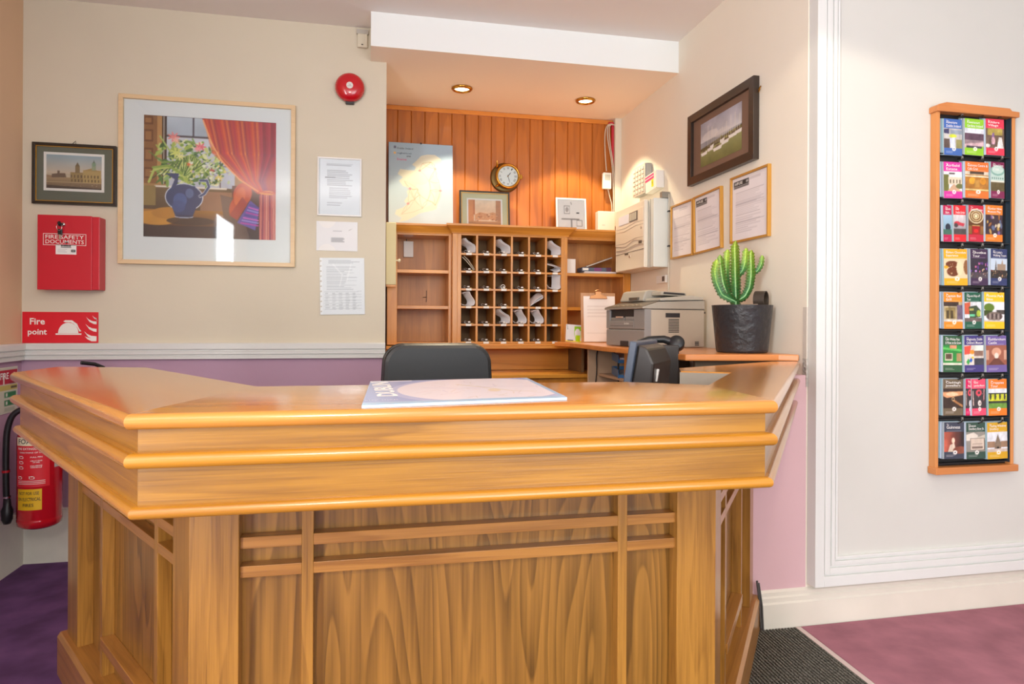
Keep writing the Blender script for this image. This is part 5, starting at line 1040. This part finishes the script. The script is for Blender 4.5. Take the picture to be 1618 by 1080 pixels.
MB().box((.12, -.124, -.055), (.165, -.122, -.035)).build('badge', PD, t); MB().box((-.10, -.124, -.10), (-.045, -.122, -.09)).build('badge', PD, t)
MB().box((.225, -.096, -.198), (.227, -.0945, .197)).build('case_joint', PD, t); MB().box((.255, -.05, .198), (.285, -.002, .232)).build('cable_entry', mat('grey_metal', '8c8a84', .4, metal=.4), t)
cable([(XS-.006, 3.592, 1.93), (XS-.008, 3.588, 1.85), (XS-.006, 3.594, 1.7), (XS-.008, 3.588, 1.55), (XS-.006, 3.596, 1.36)], .004, CAB, 'wall_cable', 'white cable clipped to the side wall beside the control panel')
for z in (1.83, 1.63): tag(MB().box((XS-.012, 3.578, z-.004), (XS-.001, 3.60, z+.004)).build('cable_clip', BLACK), 'small black cable clip %s beside the leftmost framed licence' % ('upper' if z > 1.7 else 'lower'), 'cable clip')
# --- keypad with beige buttons above it
t = thing('alarm_keypad', 'grey multi-button keypad on the side wall above the control cabinet', 'keypad', sidew(3.93, 2.075), RW)
MB().box((-.105, -.045, -.092), (.095, -.001, .092)).build('case', mat('grey_keypad_case', '9a9a98', .4), t, bev=.008); MB().box((-.105, -.048, -.092), (.090, -.045, .092)).build('front', mat('pale_keypad_front', 'c9c2b6', .4), t, bev=.002)
for r_ in range(6):
    for c in range(4): MB().box((-.090+.044*c, -.053, .058-.027*r_), (-.062+.044*c, -.048, .076-.027*r_)).build('button', mat('pale_button', 'e2dccf', .4), t, bev=.002)
t = thing('card_dispenser_box', 'white box with pink and yellow stickers fixed beside the keypad', 'box', sidew(3.755, 2.028), RW); t.rotation_euler = (0, R(-4), RW)
MB().box((-.075, -.05, -.052), (.085, -.001, .052)).build('case', mat('white_plastic', 'e9e6e0', .4), t, bev=.002); MB().box((-.073, -.0515, .014), (.05, -.05, .044)).build('pink_sticker', mat('pink_sticker', 'e0447c', .5), t); MB().box((-.073, -.0518, .027), (.05, -.0514, .031)).build('white_stripe', WHITE, t); MB().box((.018, -.0515, -.034), (.044, -.05, .010)).build('yellow_sticker', mat('yellow_sticker', 'e6e02a', .5), t)
text('5', DARK, t, (.031, -.052, -.012), h=.02, align='CENTER')
t = thing('wall_socket', 'small white wall socket low on the side wall above the printer', 'socket', sidew(3.68, 1.443), RW); MB().box((-.065, -.014, -.022), (.065, -.001, .024)).build('plate', mat('white_plastic', 'e9e6e0', .4), t, bev=.002); MB().box((.02, -.016, -.012), (.05, -.014, .016)).build('switch', PD, t)
tag(MB().tube([(1.462, 2.325, .20), (1.470, 2.320, .12), (1.476, 2.318, .02)], .004, 6).tube([(1.470, 2.326, .19), (1.482, 2.322, .10), (1.486, 2.320, .01)], .004, 6).build('floor_cable', mat('dark_grey_cable', '4a4846', .5)), 'pair of grey cables running down beside the right end of the counter', 'cable')
# ================================================================ BROCHURE RACK ON THE PANELLED WALL
RO = wood('rack_beech_wood', 'cf8a4c', 'b5713a', 'Z', 1.2, rings=4, rough=.4, coat=.15, contrast=.3)
ROH = wood('rack_beech_wood_cross', 'c98045', 'ad6834', 'X', 1.2, rings=4, rough=.4, coat=.15, contrast=.3)
RY = 2.322; RD = .034; yf0 = RY-RD; rx0, rx1 = on_y(1479.5, 400, yf0).x, on_y(1603.5, 400, yf0).x; rz0, rz1 = on_y(1540, 744, yf0).z, on_y(1540, 168, yf0).z; og = ((rx0+rx1)/2, RY, rz0)
t = thing('brochure_rack', 'tall narrow wooden rack of brochures with black back on the white wall', 'brochure rack', og); t.rotation_euler = (0, 0, 0)
yf = RY-RD
P('back_panel', (rx0+.012, RY-.008, rz0+.02), (rx1-.012, RY-.001, rz1-.02), mat('black_rack_back', '141518', .4), t, og)
P('side_rail', (rx0, yf, rz0+.02), (rx0+.015, RY-.001, rz1-.02), RO, t, og, .002); P('side_rail', (rx1-.015, yf, rz0+.02), (rx1, RY-.001, rz1-.02), RO, t, og, .002)
P('inner_lining', (rx1-.0185, yf+.004, rz0+.03), (rx1-.0153, RY-.008, rz1-.03), mat('reflection_tint_lining', '2e3c48', .25), t, og, 0); P('inner_lining', (rx0+.0152, yf+.004, rz0+.03), (rx0+.018, RY-.008, rz1-.03), mat('black_lining', '1c1a1a', .4), t, og, 0)  # slate tone on the right lining is a painted reflection
MB().prism([(rx0-.008-og[0], rz1-.034-og[2]), (rx1+.008-og[0], rz1-.034-og[2]), (rx1+.008-og[0], rz1-.012-og[2]), (rx1-.03-og[0], rz1-.010-og[2]), (rx1-.04-og[0], rz1-og[2]), (rx0+.036-og[0], rz1+.004-og[2]), (rx0-.0-og[0], rz1-.006-og[2]), (rx0-.008-og[0], rz1-.012-og[2])], yf-.012-og[1], RY-.001-og[1], ax='Y').build('top_board', ROH, t, bev=.002)
P('bottom_board', (rx0-.006, yf-.012, rz0-.006), (rx1+.012, RY-.001, rz0+.022), ROH, t, og, .003)
rows_y = [186.5, 254.5, 323, 392, 460.5, 529, 597.5, 666]      # top edge of each row, measured on the wall
def blank(a, b): return a
B = []   # (row, u0, u1, colour, title lines, picture painter, description)
def pic(cv, kind, y0=.27, y1=.80):
    r = (0, y0, 1, y1)
    if kind == 'activity': cv.rect(*r, 'b9b6b4'); cv.poly([(.0,.3),(.3,.27),(.3,.42),(0,.4)], '3c3a5c'); cv.rect(.35, .3, 1, .42, '8f9aa8'); cv.ell(.5, .47, .2, .05, 'c8d43a'); cv.poly([(.3,.55),(.6,.5),(.62,.8),(.4,.8)], 'c9d2e8'); cv.rect(0, .55, .32, .8, '5a4a44'); cv.rect(.66, .56, 1, .8, '8f8a5a'); cv.noise(.2, 8, r)
    elif kind == 'garden': cv.rect(0, y0, 1, .4, 'd8dce6'); cv.rect(0, .4, 1, .6, '5c4454'); cv.rect(0, .58, 1, .7, '8f7a80'); cv.poly([(0,.7),(1,.62),(1,.74),(0,.8)], 'c8a8ae'); cv.rect(.1, .74, .9, .8, '3c3a44'); cv.noise(.25, 9, r)
    elif kind == 'shoppers': cv.rect(*r, '6b5448'); cv.rect(.1, y0, .9, .45, 'a8964a'); cv.poly([(.35,.4),(.45,.38),(.48,.7),(.3,.7)], '8f6aa0'); cv.poly([(.7,.5),(.85,.5),(.95,.8),(.6,.8)], 'e8e2de'); cv.ell(.4, .6, .1, .1, 'c9a0a8'); cv.ell(.1, .74, .14, .05, 'dcd6d0'); cv.noise(.3, 9, r)
    elif kind == 'manor': cv.rect(*r, 'dfe2e4'); cv.rect(0, .35, .28, .8, '6e7038'); cv.rect(.25, .42, 1, .62, 'd9cdb4'); [cv.rect(.33+.17*k, .48, .39+.17*k, .58, '6a5a44') for k in range(4)]; cv.rect(.3, y0+.03, .6, .34, '5a4a4c'); cv.poly([(.5,.62),(.6,.62),(.95,.8),(.2,.8)], 'cfa888'); cv.ell(.85, .66, .2, .07, '6c7040'); cv.noise(.12, 8, r)
    elif kind == 'bar': cv.rect(*r, 'a8702c'); cv.rect(0, y0, 1, .36, 'd8cdb8'); cv.rect(.2, y0, .8, .34, '4a3a2c'); cv.rect(0, .38, 1, .42, 'e8d8b8'); cv.ell(.3, .52, .12, .1, 'e0a030'); cv.ell(.75, .52, .12, .1, 'd89028'); cv.rect(.4, .5, .6, .7, 'b0823c'); cv.rect(0, .74, 1, .78, 'd8c080'); cv.noise(.22, 10, r)
    elif kind == 'reading_room': cv.rect(*r, 'b6cdc4'); cv.ell(.5, .24, .5, .14, '7fa89c'); cv.ell(.5, .22, .42, .11, 'b8d0c6'); [cv.ell(.12+.15*k, .45, .04, .025, '5d8078') for k in range(6)]; cv.rect(0, .56, 1, .8, '5c5030'); cv.rect(0, .52, 1, .56, 'dcdccc'); cv.noise(.2, 12, (0, .56, 1, .8))
    elif kind == 'plane': cv.grad(0, y0, 1, y1, 'd4cccc', '8a8890'); cv.ell(.3, .5, .25, .06, 'b82838'); cv.poly([(.3,.45),(.9,.5),(.8,.58),(.3,.54)], 'c03848'); cv.ell(.2, .55, .15, .06, '4a4044'); cv.rect(0, .64, 1, .8, '4c4848'); cv.noise(.15, 7, r)
    elif kind == 'hill': cv.grad(0, y0, 1, y1, '9fc0d8', '7a96a8'); cv.ell(.55, .6, .3, .1, '2c3040'); cv.rect(0, .66, 1, .8, '3f6a5a')
    elif kind == 'auditorium':
        cv.rect(*r, '5c3818')
        for k, c in enumerate(('d8c8a0', '6a4824', 'c8b080', '7a5028', 'e0cfa0', '6a4020')): cv.ell(.5, .30, .48-.07*k, .20-.03*k, c)
        cv.ell(.5, .30, .09, .04, 'f2e6b8'); cv.rect(.25, .55, .75, .57, 'c8a860'); cv.rect(.25, .57, .75, .8, 'a01818'); cv.ell(.5, .7, .14, .05, 'e02020'); cv.rect(0, .57, .22, .78, '8a5c2c'); cv.rect(.78, .57, 1, .78, '8a5c2c'); cv.noise(.15, 8, r)
    elif kind == 'cast': cv.rect(*r, '3a2a34'); cv.blobs(16, (.05, .3, .95, .8), ['c8a050', 'd8c8a0', '7a5a9a', 'a86a30', 'e0b060', '5a6a8a'], (.04, .10)); cv.noise(.2, 8, r)
    elif kind == 'cocoa': cv.rect(*r, 'e0cba4'); cv.ell(.35, .42, .26, .09, '6a3418'); cv.ell(.38, .62, .25, .13, '6a3418'); cv.ell(.95, .5, .12, .2, '8a5a34'); cv.ell(.66, .52, .13, .2, 'e8d4ac'); cv.ell(.1, .5, .1, .04, 'd8a020'); cv.blobs(12, (.2, .4, .5, .7), ['e8d0a0', '8a4a28'], (.01, .025))
    elif kind == 'nightstreet': cv.rect(*r, '2c2434'); cv.blobs(18, (.0, .38, 1, .62), ['8a4ac0', 'e070a0', 'd8a8f0', 'f0c8a0', '6a3a9a'], (.02, .06)); cv.rect(0, .64, 1, .8, '4a4048'); cv.blobs(10, (.0, .64, 1, .76), ['c8b0a0', 'a06a50'], (.01, .03)); cv.noise(.2, 8, r)
    elif kind == 'steeple': cv.rect(*r, 'c0cfde'); cv.poly([(.25,.6),(.32,.3),(.38,.6)], '5c5450'); cv.poly([(.55,.6),(.7,.28),(.82,.6)], 'a8907c'); cv.rect(.4, .42, .9, .62, '9a8470'); cv.rect(0, .58, 1, .8, '2e2824'); cv.blobs(22, (.0, .6, 1, .78), ['c89a70', 'e0c0a0', '8a3a30', '3a3a5a'], (.01, .035))
    elif kind == 'street': cv.rect(*r, 'b0a07c'); cv.rect(0, y0, .8, .38, '3c2c24'); cv.rect(.7, .35, 1, .8, '6a5a70'); cv.rect(.1, .42, .6, .72, '8f7c4a'); cv.rect(.15, .5, .28, .72, '4a3c24'); cv.rect(.36, .5, .5, .72, '4a3c24'); cv.rect(0, .74, 1, .8, 'd8d0c4'); cv.noise(.3, 10, r)
    elif kind == 'bus': cv.rect(*r, 'd8dade'); cv.poly([(0,.3),(.35,.27),(.3,.6),(0,.6)], 'c0583c'); cv.poly([(.25,.4),(.7,.36),(.95,.5),(.92,.68),(.3,.72)], '3a4a34'); cv.rect(.3, .44, .55, .5, 'b8b060'); cv.ell(.82, .58, .12, .09, 'a8c040'); cv.rect(.3, .6, .6, .66, '60c090'); cv.rect(0, .7, 1, .8, '6a5c58'); cv.noise(.2, 9, r)
    elif kind == 'bikes': cv.rect(*r, 'e2e4e6'); cv.ell(.25, .42, .25, .11, '5c7a24'); cv.rect(0, .5, .4, .64, '3a4a1c'); cv.rect(.6, .48, 1, .6, '4a4440'); cv.ell(.5, .66, .4, .12, '7a6a60'); [cv.ell(.2+.1*k, .66, .05, .08, ['4a3c3a', '9a8c84'][k % 2]) for k in range(7)]; cv.rect(0, .76, 1, .8, 'c8c0b8'); cv.noise(.25, 12, (0, .5, 1, .78))
    elif kind == 'greenshop': cv.rect(*r, '2c8a3c'); cv.poly([(0,.32),(1,.38),(1,.44),(0,.38)], '5cc05c'); cv.rect(.35, y0, .7, .36, 'd0906a'); cv.rect(.1, .48, .5, .68, 'c8c4a8'); cv.rect(.15, .5, .45, .64, '5c4838'); cv.rect(.7, .48, .95, .7, 'a88a5c'); cv.rect(0, .74, 1, .8, 'e0dcc8'); cv.noise(.15, 9, r)
    elif kind == 'toys': cv.rect(*r, 'd8cfc4'); cv.poly([(0,.3),(.35,.27),(.3,.5),(0,.52)], 'e05040'); cv.ell(.4, .45, .12, .06, 'f09030'); cv.rect(.55, y0, 1, .42, 'dce4d8'); cv.rect(.5, .42, .95, .56, '8a6a5c'); cv.poly([(.1,.72),(.2,.62),(.3,.7),(.2,.8)], '3aa04a'); cv.poly([(.25,.68),(.35,.6),(.42,.66),(.34,.74)], '2c60c0'); cv.ell(.42, .6, .06, .03, 'e8c020'); cv.rect(.5, .62, 1, .8, '3c3c48'); cv.noise(.15, 9, r)
    elif kind == 'hall': cv.rect(*r, '9a5c48'); cv.ell(.5, .45, .22, .12, 'd8a084'); cv.ell(.5, .55, .1, .08, 'f0e0d0'); cv.poly([(.4,.62),(.6,.62),(.9,.8),(.1,.8)], '6a3c30'); cv.rect(0, .4, .14, .66, 'c89880'); cv.rect(.86, .4, 1, .66, 'c89880'); cv.noise(.1, 7, r)
    elif kind == 'forge': cv.rect(*r, '3a2a22'); cv.poly([(0,.36),(1,.34),(1,.44),(.2,.52),(0,.46)], 'e0a070'); cv.ell(.45, .42, .3, .05, 'f0c8a0'); cv.line([(.5,.58),(.95,.74)], .03, 'b07848'); cv.ell(.5, .55, .08, .05, 'c8a878'); cv.ell(.5, .55, .05, .03, '3a2a22'); cv.noise(.15, 8, r)
    elif kind == 'letters': cv.rect(*r, '3a3438'); cv.ell(.5, .38, .2, .09, 'e04a5c'); cv.ell(.52, .38, .09, .04, '3a3438'); cv.ell(.55, .66, .12, .08, 'e8dcd4'); cv.ell(.58, .67, .03, .03, '222222'); cv.line([(.1,.35),(.12,.7)], .03, 'd8b8b0'); cv.line([(.88,.3),(.85,.55)], .03, 'c88a8c'); cv.blobs(10, (.05,.3,.95,.78), ['5a3a44', '9a4a54', 'b8a0a0'], (.01,.03))
    elif kind == 'team': cv.rect(0, y0, 1, .42, 'dfe4ea'); cv.rect(0, .38, 1, .44, '3c4434'); cv.rect(0, .42, 1, .64, 'c8cc30'); cv.rect(0, .6, 1, .66, '2c3028'); cv.rect(0, .66, 1, .8, '6c9a3c'); [cv.ell(.12+.25*k, .48, .05, .09, '2c2c30') for k in range(4)]; cv.noise(.2, 9, r)
    elif kind == 'barrel': cv.grad(0, y0, 1, y1, 'c8604a', '241a1c', True); cv.ell(.45, .5, .08, .08, 'f0c8b0'); cv.poly([(.3,.62),(.5,.56),(.6,.8),(.2,.8)], 'd8c4b0'); cv.ell(.8, .76, .35, .10, '8a4a38'); cv.noise(.2, 8, r)
    elif kind == 'crate': cv.rect(*r, '8c8880'); cv.poly([(0,.34),(.4,.28),(.6,.36),(.6,.5),(0,.5)], 'd8d0c4'); cv.poly([(.55,.42),(1,.34),(1,.5),(.6,.5)], 'c0b8a8'); cv.rect(.2, .44, .95, .76, '3c3632'); cv.rect(.22, .45, .93, .75, 'd0bfae'); cv.rect(.32, .58, .84, .59, '5a4a44'); cv.rect(.3, .66, .86, .72, '7c6a60'); cv.noise(.1, 8, r)
    elif kind == 'lodge': cv.rect(*r, 'dfe2e8'); cv.poly([(.35,.62),(.52,.32),(.70,.62)], '7a6a5a'); cv.rect(0, .52, .38, .68, '9a7a60'); cv.rect(.66, .52, 1, .68, '9a7a60'); cv.rect(.36, .58, .68, .74, '84705c'); cv.ell(.52, .72, .07, .06, '2c2420'); cv.rect(0, .72, 1, .8, 'c8b8ac'); cv.noise(.15, 9, r)
ROWS = [
 [(1488.5, 1520, '3f66ae', 'Adventure\nDublin Ireland', 'activity', 'blue'), (1521, 1554, '8cc62a', 'Powerscourt\nGardens Ireland', 'garden', 'lime green'), (1555, 1587, 'd8344f', 'Kildare\nVillage', 'shoppers', 'crimson with shoppers')],
 [(1488.5, 1520.5, 'd0359a', 'Airfield\nEstate', 'manor', 'magenta'), (1522, 1562, 'e2722c', 'Guinness Centre &\nCafe Croi', 'bar', 'orange with a bar interior'), (1562.5, 1587, '7c1f4c', 'National Library\nof Ireland', 'reading_room', 'maroon')],
 [(1487.5, 1504, 'b8184e', 'Glasnevin\nNature', 'hill', 'deep pink, half covered'), (1504, 1526.5, 'e0202c', 'Dublin\nFreedom Service', 'plane', 'bright red'), (1527, 1554, 'c0203a', 'Gaiety Theatre', 'auditorium', 'dark red with a theatre'), (1554, 1584, 'de7c22', 'Number Nine\nMuseum Play', 'cast', 'orange with costumed figures')],
 [(1489, 1529, 'f0a818', 'Butlers Chocolate\nExperience', 'cocoa', 'amber with a brown bear shape'), (1530.5, 1561, '3d2648', 'Ghostbus\nTour', 'nightstreet', 'dark purple'), (1562, 1591, '2c3766', "Pat Liddy's\nWalking Tours", 'steeple', 'navy with a steeple')],
 [(1488.5, 1521, 'ec8a1e', 'Captain Bar\nGrill', 'street', 'orange with a shopfront street'), (1521.5, 1551, '1c5a44', 'Hop-on Hop-off\nTour', 'bus', 'dark green with a bus'), (1552, 1587, 'f0c218', 'Phoenix Park\nBikes', 'bikes', 'yellow with bicycles')],
 [(1487, 1520, '2e5a3a', 'Celtic Whiskey Shop\n& Wines on the Green', 'greenshop', 'green with a green shop'), (1521, 1554.5, '40387c', "Imaginosity, Dublin\nChildren's Museum", 'toys', 'indigo with toys'), (1555.5, 1591, '6e5c9c', 'Rathfarnham\nCastle', 'hall', 'lilac')],
 [(1487, 1521.5, '6c5d48', 'Claddagh\nJewellers', 'forge', 'brown'), (1522.5, 1538, 'd01058', 'The\nNat', 'letters', 'hot pink, half covered'), (1533, 1558, 'ee4a6a', 'National\nLeprechaun Museum', 'letters', 'coral pink'), (1559, 1591, 'ec7a1c', 'Croppies\nTour', 'team', 'orange with a yellow team')],
 [(1488.5, 1523, '3a3f50', 'Guinness', 'barrel', 'slate grey'), (1524, 1557, '2f4c40', 'Jameson\nDistillery Bow St.', 'crate', 'dark green with a pale crate'), (1557.5, 1592, 'd0a018', 'Teeling Whiskey\nDistillery', 'lodge', 'mustard with a gabled building')],
]
RN = ['top row', 'second row', 'third row', 'fourth row', 'fifth row', 'sixth row', 'seventh row', 'bottom row']
HOOK = mat('dark_wire_hook', '2a2624', .35, metal=.4)
bi = 0
for ri, row in enumerate(ROWS):
    top = rows_y[ri]
    for ci, (u0, u1, colr, title, kind, desc) in enumerate(row):
        half = 'half covered' in desc; front = (kind == 'plane') or (ri == 6 and ci == 2)
        dep = .018 if half else (.030 if front else .026)
        yb = yf + .003 - (.006 if front else 0)
        a = on_y(u0+3.5, top+2, yb); b_ = on_y(u1, top+58, yb); zt = on_y((u0+u1)/2, top+1, yb).z; zb = on_y((u0+u1)/2, top+58.5, yb).z
        wd, hg = b_.x-a.x, zt-zb; cx = (a.x+b_.x)/2
        cv = Canvas(34, 60, colr); pic(cv, kind); 
        if kind not in ('plane', 'auditorium', 'greenshop', 'toys', 'hall', 'bikes', 'hill'): cv.ell(.55, .82, .10, .055, 'f2ece6'); cv.ell(.55, .82, .04, .02, colr)
        cv.textlines(.12, .88, .6, .95, 2, 'e8e0dc', h=.4); cv.rect(.12, .235, .85, .242, 'f0e8e4', .6)
        t = thing('brochure', '%s brochure, frontmost of its pocket, %s of the rack' % (desc, RN[ri]), 'brochure', (cx, yb, zb), 0, 'brochures shown in the rack')
        lean = R(-1.0 + .3*math.sin(bi*2.3)); t.rotation_euler = (lean, R(.8*math.sin(bi*1.7)), 0)
        MB().box((-wd/2, .0006, 0), (wd/2, .0036, hg)).build('pages', mat('brochure_paper', 'c9cfd2', .5), t)
        cv.sheet(wd, hg, 'cover', INKG, t, (0, 0, hg/2), bend=lambda x, z: -.0006*np.cos(x*20))
        nl = title.count('\n')+1; text(title, mat('brochure_white_ink', 'f4f0ec', .5), t, (-wd/2+.010, -.0014, hg*.855 if nl == 2 else hg*.87), w=min(wd-.016, .0082*max(len(s) for s in title.split('\n'))), h=.022*nl/2+.002, bold=.004)
        text('The', mat('brochure_white_ink', 'f4f0ec', .5), t, (-wd/2+.010, -.0014, hg*.945), h=.005)
        # further copies of the same brochure behind, fanned out to the left
        for k in range(1 if half or ci == 3 else 3):
            bk = thing('brochure_copy', 'spare copy behind the %s brochure in the %s of the rack' % (desc.split(',')[0].split(' with')[0], RN[ri]), 'brochure', (cx-.0045*(k+1), yb+.0046*(k+1)+.0002, zb+.001*k), 0, 'spare brochures behind, %s pocket %d' % (RN[ri], ci+1))
            bk.rotation_euler = t.rotation_euler
            MB().box((-wd/2, 0, 0), (wd/2, .0038, hg+.001)).build('pages', mat(['pale_teal_page', 'grey_page', 'blue_white_page'][(ri+k+ci) % 3], ['8fb0b8', '9aa4ac', 'b8c4d6'][(ri+k+ci) % 3], .5), bk)
        bi += 1
    # wire hooks that hold the pockets
    for ci in range(3):
        p = on_y([1519, 1551, 1582][ci], top-3, yf+.01); hx = p.x-og[0]; hz = p.z-og[2]; hy = yf+.004-og[1]
        tr = bpy.data.objects['brochure_rack']
        MB().tube([(hx, hy+.045, hz+.006), (hx, hy+.004, hz+.004), (hx-.002, hy-.004, hz-.002), (hx-.014, hy-.006, hz-.007), (hx-.028, hy-.006, hz-.011)], .0026, 8).build('wire_hook', HOOK, tr)
        MB().box((hx-.004, hy, hz-.002), (hx+.004, hy+.004, hz+.012)).build('hook_cap', mat('grey_metal', '8c8a84', .4, metal=.4), tr)
    MB().box((rx0+.019-og[0], yf+.006-og[1], on_y(1540, top+61, yf+.03).z-og[2]-.004), (rx1-.019-og[0], RY-.008-og[1], on_y(1540, top+61, yf+.03).z-og[2])).build('pocket_shelf', mat('black_rack_back', '141518', .4), bpy.data.objects['brochure_rack'])
